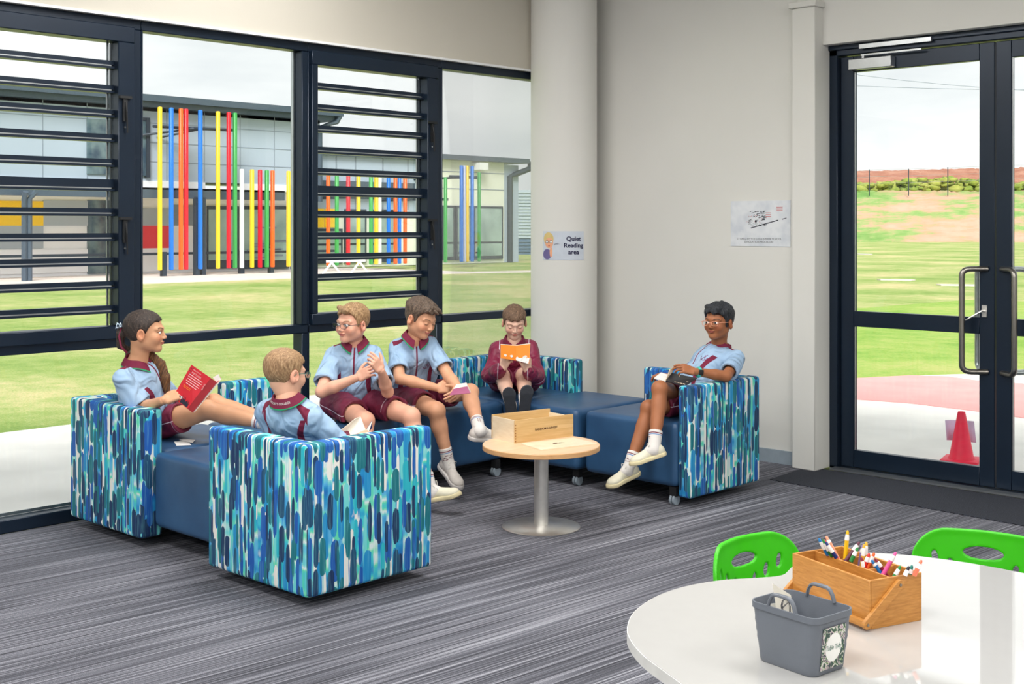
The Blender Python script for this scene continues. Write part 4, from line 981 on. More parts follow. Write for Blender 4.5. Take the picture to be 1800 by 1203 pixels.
# ---------------------------------------------------------------- people
tD = lambda x, y, d: tuple(D(x, y, d))
npv = lambda v: np.array(v, float)
def nrm(v): v = npv(v); return v/np.linalg.norm(v)
def cd(r, u, f):
    """direction given as right / up / away as seen in the photograph"""
    return nrm((r*CF-f*CS, r*CS+f*CF, u))
def basis(fwd, up=(0, 0, 1), roll=0):
    f = nrm(fwd); r = nrm(np.cross(f, up)); u = np.cross(r, f)
    if roll: c, s = math.cos(roll), math.sin(roll); r, u = r*c+u*s, u*c-r*s
    return r, f, u       # local x, y, z
def m_skin(name, tone, lips, brow, iris, open_=1.0, gaze=0.0, freckle=0):
    new(name); a = sep(attr('hl')); x, y, z = a; X = ab(x); tn = srgb(*tone)
    n = noise(geopos(), 14, 3); base = ramp(n, [(.3, tuple(c*.93 for c in tn)), (.7, tuple(min(1, c*1.05) for c in tn))])
    face = y > .035
    ch = 1-sm(MA('SQRT', (X-.040)*(X-.040)+(z+.022)*(z+.022)), .008, .028)
    red = tuple(min(1, c*k) for c, k in zip(tn, (1.0, .68, .66)))
    base = mixc(ch*face*.5, base, red)
    ear = sm(X, .066, .074)*(y < .03)*(y > -.04); base = mixc(ear*.45, base, red)
    if freckle: base = mixc(ch*face*(sm(noise(cx3(x*330, z*330, 0), 1, 1), .58, .64))*.6, base, tuple(c*.55 for c in tn))
    ex = (x if False else X-.031); 
    e = MA('SQRT', (ex/.0152)*(ex/.0152)+((z-.004)/(.0080*max(open_, .12)))*((z-.004)/(.0080*max(open_, .12))))
    if open_ > .3:
        base = mixc((1-sm(e, .9, 1.05))*face, base, srgb(236, 232, 228))
        gx = MA('SUBTRACT', X, MA('ADD', .031, MA('MULTIPLY', MA('SIGN', x), gaze)))
        ir = MA('SQRT', gx*gx+(z-.004)*(z-.004)); vis = (e < 1.0)*face
        base = mixc((1-sm(ir, .0057, .0067))*vis, base, srgb(*iris)); base = mixc((1-sm(ir, .0022, .0030))*vis, base, (.01, .01, .01))
        ll = (e > .92)*(e < 1.28)*(z > .0045)*face
        base = mixc(ll*.85, base, tuple(c*.25 for c in srgb(*brow)))
        base = mixc((e > 1.0)*(e < 1.22)*(z < .003)*face*.35, base, tuple(c*.45 for c in tn))
    else:
        arc = ab(z-(-.0015+(ex/.0145)*(ex/.0145)*.004)); base = mixc((arc < .0016)*(ab(ex) < .0145)*face*.9, base, tuple(c*.3 for c in srgb(*brow)))
        base = mixc((ab(z-.0115) < .0009)*(ab(ex) < .0125)*face*.35, base, tuple(c*.5 for c in tn))
    bx = X-.034; bz = z-(.0275-bx*bx*14+bx*.05)
    base = mixc((1-sm(ab(bz), .0018, .0042))*(1-sm(ab(bx), .014, .019))*face*.8, base, srgb(*brow))
    lz = z+.0475; lp = MA('SQRT', (X/.0225)*(X/.0225)+(lz/.0082)*(lz/.0082))
    base = mixc((1-sm(lp, .8, 1.05))*face*.85, base, srgb(*lips))
    base = mixc((ab(z+.0470-X*X*6) < .0011)*(X < .021)*face*.8, base, tuple(c*.3 for c in srgb(*lips)))
    nx = X-.0070; nz = z+.0305; base = mixc((MA('SQRT', nx*nx+nz*nz) < .0027)*face*.7, base, tuple(c*.3 for c in tn))
    out(base, .48, 0, None, Subsurface_Weight=.0, Specular_IOR_Level=.35)
def m_hair(name, c1, c2, c3=None, bands=90):
    new(name); a = sep(attr('hl')); n = noise(cx3(a[0]*bands*3, a[1]*bands, a[2]*bands*.6), 1.0, 3, .6)
    st = [(.32, srgb(*c1)), (.6, srgb(*c2))]
    if c3: st.append((.74, srgb(*c3)))
    out(ramp(n, st), .55, 0, bump(n, .006, .8))
LB, MR = (156, 188, 220), (122, 28, 62)
def m_shirt():
    new('polo_shirt'); a = sep(attr('tl')); x, y, z = a; X = ab(x); b = sep(attr('tm')); arm = b[0]; L = b[1]
    col = ramp(noise(geopos(), 9, 3), [(.3, srgb(152, 184, 218)), (.7, srgb(168, 196, 224))])
    mar = srgb(*MR)
    yy = y/.36
    xc = .115-.034*sn(mn(mx(yy*3.6, 0), 3.14))
    side = (ab(X-xc) < .0055+.0075*sn(yy*3.1))*(y < .27)*(arm < .5)*(y > -.02)
    u = y/L; sl = (X > .056)*(X < .118)*(u > .74)
    dz = ab(z+.006+(X-.056)*.35)-(.010+(X-.056)*.22)
    col = mixc(mx(side, sl*(dz < 0)), col, mar)
    pl = (X < .0045)*(z > 0)*(u > .50); col = mixc(pl, col, mar)
    pw = (x > .0045)*(x < .017)*(z > 0)*(u > .52); col = mixc(pw*.4, col, srgb(200, 215, 230))
    ex, ey = x+.058, y-.66*L
    em = ((MA('SQRT', (ex*ex)+(ey*ey)) < .021)*(MA('SQRT', (ex*ex)+(ey*ey)) > .016))*(ey < .004); em = mx(em, (ab(ex*.9+ey*.45) < .0028)*(ab(ey) < .022)); em = mx(em, (ab(ex*.9-ey*.3+.006) < .002)*(ab(ey) < .016))
    col = mixc(em*(z > 0)*(arm < .5)*.85, col, srgb(122, 60, 110))
    hem = (b[2] > .965)*(b[2] < .975); col = mixc(hem*.5, col, srgb(110, 145, 190))
    out(col, .85, 0, bump(noise(cx3(x*1.7+y*.9, y-x*.5, z), 9, 1.2, .4, 1.2), .045, .7))
m_shirt()
def m_jacket():
    new('track_jacket'); a = sep(attr('tl')); x, y, z = a; X = ab(x); b = sep(attr('tm')); arm, L, t = b
    col = ramp(noise(geopos(), 9, 3), [(.3, srgb(122, 26, 62)), (.7, srgb(148, 42, 78))])
    w = mx((ab(X-.098+y*.02) < .0022)*(arm < .5), (ab(a[2]-.012) < .0022)*(arm > .5)*(t > .1))
    col = mixc(w, col, srgb(225, 215, 228)); bl = (X > .10)*(y < .08)*(arm < .5)*(z < .03)
    col = mixc(bl, col, srgb(128, 158, 205)); out(col, .5, 0, bump(noise(geopos(), 13, 1.5, .4, 1.2), .04, .7))
m_jacket()
new('sport_shorts'); a = sep(attr('tm')); col = ramp(noise(geopos(), 10, 3), [(.3, srgb(104, 24, 54)), (.7, srgb(126, 36, 66))])
ln_ = mx((ab(a[0]) < .0022)*(a[1] > 0), (ab(a[2]-.93) < .006)*(a[1] > -.3)*(a[0] > 0)); col = mixc(ln_, col, srgb(232, 214, 226)); out(col, .6, 0, bump(noise(geopos(), 12, 1.5, .4, 1.0), .035, .7))
new('white_sock'); a = sep(attr('tm')); col = srgb(234, 230, 226)
c_ = mixc((ab(a[0]-.80) < .028), col, srgb(*MR)); c_ = mixc((ab(a[0]-.70) < .022), c_, srgb(60, 130, 200))
k_ = (ab(a[0]-.42) < .17)*(ab(a[1]) < .30)*(fr(a[0]*8) < .6)*((ab(a[1]) > .12)+(fr(a[0]*8) < .22))*(a[2] > 0); c_ = mixc(mn(k_, 1)*.85, c_, srgb(110, 40, 60)); out(c_, .9, 0, bump(sn(a[1]*90), .001, .4))
simple('collar_maroon', MR, .8, 0, .08, 40); simple('collar_green', (34, 150, 104), .8)
simple('shoe_cream', (226, 222, 200), .6, 0, .05, 40, .0006, 400); simple('shoe_white', (214, 208, 202), .6, 0, .05, 40, .0006, 400); simple('shoe_sole', (222, 210, 170), .6, 0, .08, 30); simple('sole_white', (206, 202, 200), .6)
simple('sole_dark', (62, 66, 74), .7, 0, .1, 40, .002, 120); simple('lace', (240, 238, 230), .8); simple('shoe_dark', (58, 58, 62), .6)
m_glass('lens', (.97, .98, .98), .8)

def tf(v, o, B, s=1.0):
    return npv(o)+s*(v[:, [0]]*B[0]+v[:, [1]]*B[1]+v[:, [2]]*B[2])
def inv(p, o, B, s=1.0):
    d = (npv(p)-npv(o))/s; return np.stack([d@B[0], d@B[1], d@B[2]], -1)
def head_mesh(nl, chub=0.0):
    f = Field((-.092, -.118, -.165), (.092, .118, .125), .0027)
    f.ell((0, -.014, .028), (.072, .092, .078), 0)
    f.ell((0, .018, -.028), (.056+chub*.5, .064, .064), .03)
    f.cone((-.036-chub, .002, -.046), (-.012, .054, -.072), .024, .018, .022); f.cone((.036+chub, .002, -.046), (.012, .054, -.072), .024, .018, .022)
    f.ell((0, .064, -.080), (.018, .014, .013), .018)
    for s in (-1, 1):
        f.ell((s*(.036+chub), .055, -.024), (.023, .022, .024), .022)
        f.cone((s*.010, .078, .023), (s*.046, .062, .022), .009, .008, .014)
        f.ell((s*.031, .095, .003), (.019, .017, .0115), .014, 's')
        f.ell((s*.031, .0665, .003), (.0155, .0150, .0125), .005)
    f.cone((0, .078, .008), (0, .0955, -.021), .0060, .0082, .012)
    for s in (-1, 1): f.ell((s*.0088, .0875, -.0255), (.0068, .0085, .0060), .006)
    f.ell((0, .0835, -.0435), (.020, .0085, .0048), .006); f.ell((0, .0820, -.0515), (.016, .0085, .0056), .005)
    f.ell((0, .090, -.0472), (.019, .004, .0010), .0025, 's')
    for s in (-1, 1):
        c, q = math.cos(.35), math.sin(.35)
        B = [(c, -s*q, 0), (s*q, c, 0), (0, 0, 1)]
        f.ell((s*.077, -.010, -.008), (.0095, .021, .031), .005, 'u', B)
        f.ell((s*.086, -.006, -.004), (.008, .012, .019), .004, 's', B)
        f.ell((s*.082, -.014, -.022), (.005, .008, .012), .004, 'u', B)
    f.cone((0, -.022, -.040), nl, .047, .044, .022)
    return f.mesh(1)
def hair_mesh(st):
    f = Field((-.11, -.135, -.10), (.11, .135, .16), .0030)
    f.ell((0, -.014, .028), (.072, .092, .078), 0); f.ell((0, .018, -.030), (.057, .065, .068), .03)
    hp = npv(st['line']); ts, tt = st['ts'], st['tt']; rs = np.random.RandomState(st.get('seed', 1)); ph = rs.uniform(0, 6, 8)
    def fn(Dg, X, Y, Zz):
        k = np.clip((Zz-.01)/.075, 0, 1); k = k*k*(3-2*k)
        lean = st.get('front', 0)*np.clip((Y-.02)/.07, 0, 1)*k
        t = ts+(tt-ts)*k+lean
        am = st.get('amp', .002)
        sw = st.get('sw', 0)
        nz = am*(np.sin(150*X+40*Y+14*np.sin(50*Y+ph[0])+ph[1])*np.cos(45*Y+60*Zz+ph[2])+.7*np.sin(95*X-70*Zz+ph[3])*np.sin(60*Y+ph[4])+sw*np.sin(210*X+60*Zz+ph[5]))
        d = Dg-t-nz*(.3+k)
        h = np.interp(Y.ravel(), hp[:, 0], hp[:, 1]).reshape(Y.shape)
        fringe = st.get('fr', .006)*np.sin(130*X+ph[6])*np.clip((Y-.04)/.03, 0, 1)+st.get('side', 0)*X*np.clip((Y-.03)/.04, 0, 1)
        cut = (h+fringe)-Zz
        # round the cut edge in towards the skin
        cut2 = cut*.8
        kk = .006; H = np.maximum(kk-np.abs(d-cut2), 0)/kk
        return np.maximum(d, cut2)+H*H*kk*.25
    f.func(fn)
    for s in (-1, 1): f.ell((s*.078, -.008, -.008), (.016, .0225, .030), .004, 's')
    for e in st.get('extra', []): f.cone(e[0], e[1], e[2], e[3], e[4] if len(e) > 4 else .012)
    return f.mesh(1)
_hand = {}
def hand_mesh(curl, spread=.06, thumb=(.72, .62, -.30), key=None):
    """right hand: fingers +x, thumb +y, back of the hand +z"""
    k = (tuple(curl), spread, thumb)
    if k in _hand: return _hand[k]
    f = Field((-.05, -.075, -.10), (.17, .085, .045), .0021)
    f.cone((-.010, 0, 0), (.01, 0, 0), .0185, .020, 0, ax=(0, 1, 0), flat=.85)
    f.rbox((.044, .0, -.001), (.038, .034, .0125), .0115, .012)
    f.cone((.012, .018, -.006), (.05, .026, -.006), .014, .011, .008)
    base = [(.078, .0262, .001, .058, .0078), (.083, .0092, .002, .066, .0080), (.080, -.0080, .001, .061, .0077), (.073, -.0245, -.001, .049, .0068)]
    g = Field((-.05, -.075, -.10), (.17, .085, .045), .0021)
    for i, (bx, by, bz, L, r) in enumerate(base):
        c = curl[i] if isinstance(curl[i], (tuple, list)) else (curl[i]*.9, curl[i]*1.1, curl[i]*.7)
        p = npv((bx-.012, by, bz)); a = 0; yaw = (1.5-i)*spread; q = p+npv((.012, 0, 0)); pts = [p, q]
        for seg, ca in zip((.46, .30, .24), c):
            a += ca; d = npv((math.cos(a)*math.cos(yaw), math.cos(a)*math.sin(yaw), -math.sin(a))); q = q+d*L*seg; pts.append(q)
        rr = [r*1.02, r*1.04, r*.98, r*.90, r*.78]
        for j in range(4): g.cone(pts[j], pts[j+1], rr[j], rr[j+1], .0012)
    th = nrm(thumb); p0 = npv((.016, .022, -.006)); p1 = p0+nrm((.6, .75, -.25))*.026; p2 = p1+th*.028; p3 = p2+nrm(th+npv((.35, -.1, -.15)))*.022
    g.cone(p0, p1, .0125, .0105, .002); g.cone(p1, p2, .0100, .0092, .002); g.cone(p2, p3, .0092, .0072, .002)
    K = .006; H = np.maximum(K-np.abs(f.D-g.D), 0)/K; f.D = np.minimum(f.D, g.D)-H*H*K*.25
    _hand[k] = f.mesh(1); return _hand[k]
def glasses(par_, o, B, s, mat, w=.0195, h=.0135, name='glasses'):
    gr = .0021 if mat == 'pen_teal' else .0014
    T = lambda x, y, z: tuple(npv(o)+s*(x*B[0]+y*B[1]+z*B[2]))
    m = MB(); lens = MB()
    for sg in (-1, 1):
        P = []
        for k in range(20):
            a = 2*math.pi*k/20; cx_, sx_ = math.cos(a), math.sin(a); x = sg*.0335+w*math.copysign(abs(cx_)**.6, cx_); z = .001+h*math.copysign(abs(sx_)**.6, sx_)
            P.append(T(x, .1015-.25*max(abs(x)-.03, 0), z))
        m.tube(P, gr*s, 6, closed=True); lens.add(P, [tuple(range(20))])
        m.tube([T(sg*.0525, .0960, .006), T(sg*.070, .082, .008), T(sg*.0770, .03, .006), T(sg*.0790, -.004, .004), T(sg*.079, -.02, -.012)], gr*s, 6)
    m.tube([T(-.0145, .1015, .003), T(0, .1035, .006), T(.0145, .1015, .003)], .0013*s, 6)
    g = m.build(name, mat, par_, smooth=True); lens.build('lens', M['lens'], g); return g
def shoe(par_, ankle, fwd, up, mat, sole, s=1.0, lace='lace', bow=False):
    f_ = nrm(fwd); r = nrm(np.cross(f_, up)); u = np.cross(r, f_); B = (r, f_, u); o = npv(ankle)-u*.068*s
    f = Field((-.055, -.065, .0), (.055, .185, .115), .0035)
    f.ell((0, -.018, .035), (.034, .038, .036), 0); f.cone((0, -.012, .045), (0, -.004, .082), .031, .031, .02)
    f.cone((0, .0, .050), (0, .085, .034), .031, .030, .02); f.ell((0, .118, .030), (.041, .050, .028), .02); f.cone((0, .03, .064), (0, .075, .046), .020, .018, .012)
    f.ell((0, -.006, .100), (.025, .029, .020), .004, 's')
    f.plane((0, 0, .018), (0, 0, -1))
    v, F = f.mesh(2); sh = mesh_obj('shoe', tf(v, o, B, s), F, M[mat], par_)
    f = Field((-.06, -.07, -.005), (.06, .19, .04), .0035)
    f.cone((0, -.020, .013), (0, .03, .013), .040, .038, 0); f.cone((0, .03, .013), (0, .122, .013), .036, .046, .01); f.ell((0, .130, .013), (.043, .050, .03), .01)
    f.func(lambda Dg, X, Y, Zz: np.maximum(Dg, np.abs(Zz-.0125-.008*np.clip((Y-.12)/.05, 0, 1))-.0125))
    v, F = f.mesh(2); mesh_obj('sole', tf(v, o, B, s), F, M[sole], sh)
    T = lambda x, y, z: tuple(o+s*(x*r+y*f_+z*u)); m = MB()
    for i in range(5):
        y = .030+.014*i; zc = .084-.36*(y-.018)
        sg = 1 if i % 2 else -1
        m.tube([T(-.021, y, zc-.010), T(-.010, y+.004*sg, zc+.0005), T(.010, y-.004*sg, zc+.0005), T(.021, y, zc-.010)], .0021*s, 5)
    y, zc = .028, .086
    for sg in (-1, 1):
        k = 1.7 if bow else 1
        m.tube([T(0, y, zc), T(sg*.016, y-.004, zc+.012*k), T(sg*.030*k, y+.002, zc+.010*k), T(sg*.026, y+.008, zc-.002), T(0, y, zc)], .0019*s, 5); m.tube([T(0, y, zc), T(sg*.014, y+.014, zc-.004), T(sg*.026, y+.022, zc-.018)], .0018*s, 5)
    m.build('laces', M[lace], sh, smooth=True)
    return B

def person(J, label, skin, hair, hairmat, headf, hr, hl, feet, glass=None, jacket=False, head_s=1.0, seatz=.45, roll=0, chub=0, headup=(0, 0, 1), shoes=('shoe_cream', 'shoe_sole'), socks=True, fat=1.0, planes=(), bow=False, ponytail=None, shirt_hem=0.0, tfat=1.0, sht=.66):
    J = {k: npv(v) for k, v in J.items()}
    t = thing('person', label, 'person', (J['P'][0], J['P'][1], seatz))
    N, P, C = J['N'], J['P'], J['C']
    up = nrm(N-P); rS = nrm(J['SR']-J['SL']); rH = nrm(J['HR']-J['HL']); rT = nrm(rS+rH*.6); fT = nrm(np.cross(up, rT)); rT = np.cross(fT, up); L = np.linalg.norm(N-P)
    lo = np.min([J[k] for k in J], 0)-.16; hi = np.max([J[k] for k in J], 0)+.16
    parts = []
    # --- body
    f = Field(lo, hi, .0055)
    f.cone(P+up*.03, P+up*L*.72, .082*fat, .086*fat, 0, ax=rT, flat=.70); f.cone(J['SR']*.92+J['SL']*.08, J['SL']*.92+J['SR']*.08, .040, .040, .04); f.cone(P+up*L*.7, N, .07, .048, .04)
    nc = N+(C-N)*.45; f.cone(N-up*.01, nc, .046, .044, .02)
    for s in 'RL':
        ja = .8 if jacket else 1.0
        f.cone(J['S'+s], J['E'+s], .037*fat*ja, .031*fat*ja, .02); f.cone(J['E'+s], J['E'+s]+(J['W'+s]-J['E'+s])*.35, .031*ja, .0315*fat*ja, .012); f.cone(J['E'+s]+(J['W'+s]-J['E'+s])*.35, J['W'+s], .0310*fat*ja, .0205, .012)
        f.cone(J['H'+s], J['K'+s], .070*fat, .046*fat, .03)
        kd = nrm(J['A'+s]-J['K'+s]); th = nrm(J['K'+s]-J['H'+s]); cb = nrm(th-kd*(th@kd)) if np.linalg.norm(np.cross(th, kd)) > .1 else fT
        f.cone(J['K'+s], J['A'+s], .043*fat, .028, .02); f.ell(J['K'+s]+(J['A'+s]-J['K'+s])*.30-cb*.012, (.040*fat, .040*fat, .040*fat), .03); f.cone(J['K'+s]+(J['A'+s]-J['K'+s])*.15-cb*.010, J['K'+s]+(J['A'+s]-J['K'+s])*.6-cb*.006, .037*fat, .028, .02)
        f.ell(J['K'+s]+cb*.012, (.036, .036, .036), .02)
    f.plane((0, 0, seatz+.004), (0, 0, -1)) if False else None
    zc = seatz+.004
    def seatcut(Dg, X, Y, Zz):
        # thighs rest flat on the seat; only where the legs lie over it
        m = np.ones_like(X+Y, dtype=bool)
        for (x0, x1, y0, y1) in planes: pass
        over = None
        for (x0, x1, y0, y1) in planes:
            q = (X > x0) & (X < x1) & (Y > y0) & (Y < y1); over = q if over is None else (over | q)
        if over is None: return Dg
        return np.where(over & (Zz < zc), np.maximum(Dg, zc-Zz), Dg)
    f.func(seatcut); parts.append((f.mesh(1), None))
    # --- head
    B = basis(headf, headup, roll); s = head_s; oC = C
    nl = inv(N+(C-N)*.30, oC, B, s); (v, F) = head_mesh(tuple(nl), chub); parts.append(((tf(v, oC, B, s), F), v))
    # --- hands
    for sd, hd in (('R', hr), ('L', hl)):
        d, back, curl, *rest = hd; th = rest[0] if rest else (.72, .62, -.30)
        v, F = hand_mesh(curl, .05, th); d = nrm(d); b = nrm(npv(back)-d*(npv(back)@d)); y = np.cross(b, d); sc_ = .90*min(1.05, head_s*1.0)
        v2 = v.copy()
        if sd == 'L': v2[:, 1] *= -1; F = F[:, ::-1]
        parts.append(((tf(v2, J['W'+sd], (d, y, b), sc_), F), None))
    V, FF, HL, off = [], [], [], 0
    for (v, F), loc in parts:
        V.append(v); FF.append(F+off); off += len(v); HL.append(loc if loc is not None else np.tile([0, -9., 0], (len(v), 1)))
    mesh_obj('body', np.concatenate(V), np.concatenate(FF), M[skin], t, {'hl': np.concatenate(HL)})
    # --- hair
    v, F = hair_mesh(hair); mesh_obj('hair', tf(v, oC, B, s), F, M[hairmat], t, {'hl': v})
    if glass: glasses(t, oC, B, s, M[glass])
    # --- shirt or jacket
    f = Field(np.min([J[k] for k in ('P', 'N', 'SR', 'SL', 'ER', 'EL', 'WR', 'WL')], 0)-.15, np.max([J[k] for k in ('P', 'N', 'SR', 'SL', 'ER', 'EL', 'WR', 'WL')], 0)+.12, .0042)
    f.cone(P+up*(-.02), P+up*L*.34, .100*tfat, .100*tfat, 0, ax=rT, flat=.72); f.cone(P+up*L*.34, P+up*L*.74, .099*tfat, .092*tfat, .03, ax=rT, flat=.72)
    f.cone(J['SR']*.91+J['SL']*.09-up*.004, J['SL']*.91+J['SR']*.09-up*.004, .042, .042, .05); f.cone(P+up*L*.72, N-up*.035, .078, .052, .05)
    for q, sd in ((1, 'R'), (-1, 'L')): f.cone(N-up*.022+rT*q*.025, N*.25+J['S'+sd]*.75-up*.002, .034, .036, .03)
    sleeve = Field(f.lo+2*f.h, f.lo+f.h*(f.n-4), f.h); sleeve.n = f.n; sleeve.lo = f.lo.copy(); sleeve.ax = f.ax; sleeve.D = np.full(f.n, .05, np.float32)
    for sd in 'RL':
        S_, E_, W_ = J['S'+sd], J['E'+sd], J['W'+sd]
        sleeve.D[:] = .05
        if jacket:
            sleeve.cone(S_, E_, .047, .052, 0); sleeve.cone(E_, E_+(W_-E_)*.72, .052, .043, .02); sleeve.cone(E_+(W_-E_)*.72, E_+(W_-E_)*.97, .043, .030, .015); f_end = None
        else:
            sleeve.cone(S_, S_+(E_-S_)*.9, .042*fat, .063*fat, 0)
            d = nrm(E_-S_); sleeve.plane(S_+(E_-S_)*.76, d)
            bore = Field.__new__(Field)
            sleeve.cone(S_+(E_-S_)*.66, S_+(E_-S_)*1.0, .040*fat, .054*fat, .003, 's')
        K = .028; A = f.D; H = np.maximum(K-np.abs(A-sleeve.D), 0)/K; f.D = np.minimum(A, sleeve.D)-H*H*K*.25
        if not jacket:   # the blend must not refill the sleeve opening
            pass
    ph = np.random.RandomState(int(abs(P[0]*1000)) % 997).uniform(0, 6, 9)
    wa = .0032 if jacket else .0021
    def wr(Dg, X, Y, Zz):
        w = 1.1*np.sin(26*Zz+30*X+ph[0]+2.4*np.sin(13*Y+ph[1])+1.5*np.sin(20*Zz+ph[8]))+.7*np.sin(60*Zz-30*Y+ph[2]+2*np.sin(22*X+ph[3]))+.5*np.sin(55*X+45*Y+ph[4])*np.sin(20*Zz+ph[5])
        return Dg+wa*w
    f.func(wr)
    # neck opening, hem
    f.cone(N+up*.004, N+(C-N)*.8, .044, .052, .004, 's'); f.plane(P+up*(shirt_hem-.005), -up, .006)
    zs = seatz+.006; f.func(lambda Dg, X, Y, Zz: np.maximum(Dg, zs-Zz))
    v, F = f.mesh(2)
    rel = v-P; tl = np.stack([rel@rT, rel@up, rel@fT], 1); tm = np.zeros_like(tl); tm[:, 1] = L
    for sd in 'RL':
        S_, E_ = J['S'+sd], J['E'+sd]; e = E_-S_; tt = ((v-S_)@e)/(e@e); dist = np.linalg.norm(v-(S_+np.clip(tt, 0, 1)[:, None]*e), axis=1)
        on = (dist < .064)*(tt > .22); tm[:, 0] = np.maximum(tm[:, 0], on); tm[:, 2] = np.where(on, tt/.76 if not jacket else tt, tm[:, 2])
        if jacket: o_ = nrm(e); fz = (v-S_)@nrm(np.cross(o_, rT*(1 if sd == 'R' else -1))); tl[:, 2] = np.where(on, fz, tl[:, 2])
    mesh_obj('jacket' if jacket else 'polo_shirt', v, F, M['track_jacket' if jacket else 'polo_shirt'], t, {'tl': tl, 'tm': tm})
    # collar
    cu = nrm(nrm(C-N)+up*1.2-fT*.25); cf = nrm(fT-cu*(fT@cu)); cr = np.cross(cf, cu); n_ = 40; m = MB(); gap = .26
    for i in range(n_+1):
        a = gap+(2*math.pi-2*gap)*i/n_; dr = cf*math.cos(a)+cr*math.sin(a); fr_ = max(0, math.cos(a))**3; bk = max(0, -math.cos(a))
        o = N+cu*(.014-.030*fr_)+cf*.005
        if jacket: pr_ = [(.048, -.010), (.051, .034), (.057, .035), (.068, -.004), (.066, -.014)]
        else: pr_ = [(.049, -.006), (.0495, .026+.006*bk), (.053, .029+.006*bk), (.0735+.004*fr_, -.001-.010*fr_), (.0760+.006*fr_, -.006-.015*fr_), (.071, -.010-.014*fr_)]
        m.v += [tuple(o+dr*(r_*(1+.06*abs(math.sin(a))))+cu*h_) for r_, h_ in pr_]
    k = len(pr_)
    for i in range(n_):
        for j in range(k): m.f.append((i*k+j, i*k+(j+1) % k, (i+1)*k+(j+1) % k, (i+1)*k+j)); m.m.append(1 if (j == 3 and not jacket) else 0)
    m.f += [tuple(range(k)), tuple(n_*k+j for j in range(k-1, -1, -1))]; m.m += [0, 0]
    col_ = m.build('collar', [M['collar_maroon'], M['collar_green']], t, smooth='auto')
    # --- shorts
    f = Field(np.min([J[k] for k in ('P', 'HR', 'HL', 'KR', 'KL')], 0)-.13, np.max([J[k] for k in ('P', 'HR', 'HL', 'KR', 'KL')], 0)+.13, .0048)
    f.cone(J['HR'], J['HL'], .083*fat, .083*fat, 0); f.cone(P-up*.01, P+up*.05, .088*fat, .084*fat, .03, ax=rT, flat=.76)
    base_ = f.D.copy(); acc_ = base_
    for sd in 'RL':
        H_, K_ = J['H'+sd], J['K'+sd]; g = Field(f.lo+2*f.h, f.lo+f.h*(f.n-4), f.h); g.n = f.n; g.lo = f.lo.copy(); g.ax = f.ax; g.D = np.full(f.n, .05, np.float32)
        g.cone(H_, H_+(K_-H_)*.85, .083*fat, .076*fat, 0); g.plane(H_+(K_-H_)*sht, nrm(K_-H_)); g.cone(H_+(K_-H_)*(sht-.06), H_+(K_-H_)*.95, .058*fat, .066*fat, .003, 's')
        K = .02; Hh = np.maximum(K-np.abs(acc_-g.D), 0)/K; acc_ = np.minimum(acc_, g.D)-Hh*Hh*K*.25
    f.D = acc_; f.func(lambda Dg, X, Y, Zz: Dg+.0022*(np.sin(45*X+30*Y+ph[6])+np.sin(50*Y-38*Zz+ph[7])))
    f.func(lambda Dg, X, Y, Zz: np.maximum(Dg, zs-Zz)); thm = nrm(nrm(J['KR']-J['HR'])+nrm(J['KL']-J['HL'])); f.plane(P+up*.12, nrm(up-thm*(up@thm)))
    v, F = f.mesh(2); tm = np.zeros((len(v), 3)); best = np.full(len(v), 9.)
    for sd in 'RL':
        H_, K_ = J['H'+sd], J['K'+sd]; e = K_-H_; o_ = nrm(e); outd = rH*(1 if sd == 'R' else -1); outd = nrm(outd-o_*(outd@o_)); cr_ = np.cross(o_, outd)
        tt = ((v-H_)@e)/(e@e); q = v-(H_+tt[:, None]*e); dist = np.linalg.norm(v-(H_+np.clip(tt, 0, 1)[:, None]*e), axis=1); w = dist < best; best = np.where(w, dist, best)
        tm[w] = np.stack([q@cr_, q@outd, tt/sht], 1)[w]
    mesh_obj('shorts', v, F, M['sport_shorts'], t, {'tm': tm})
    # --- socks and shoes
    for sd in 'RL':
        A_, K_ = J['A'+sd], J['K'+sd]; d = nrm(K_-A_); ff, fu = feet[sd]
        if socks:
            f = Field(A_-.10, A_+d*.13+.08*np.ones(3) if False else np.maximum(A_, A_+d*.13)+.08, .0042) if False else Field(np.minimum(A_, A_+d*.12)-.07, np.maximum(A_, A_+d*.12)+.07, .004)
            f.cone(A_-d*.02, A_+d*.10, .0315, .0375, 0); f.cone(A_-d*.01, A_+nrm(ff)*.035-nrm(fu)*.012, .030, .026, .015); f.plane(A_+d*.088, d, .003)
            v, F = f.mesh(1); tt = ((v-A_)@d)/.088; sr = nrm(np.cross(nrm(ff), d)); g_ = ((v-A_)@sr)/.032; outs = (v-A_)@(rH*(1 if sd == 'R' else -1)); gf = ((v-A_)@nrm(ff))/.032
            mesh_obj('sock', v, F, M['white_sock'], t, {'tm': np.stack([tt, gf, outs], 1)})
        shoe(t, A_, ff, fu, shoes[0], shoes[1], .92*head_s, bow=bow)
    return dict(t=t, B=B, o=oC, s=s, up=up, rT=rT, fT=fT, col=col_, N=N, cu=cu, cf=cf, cr=cr)

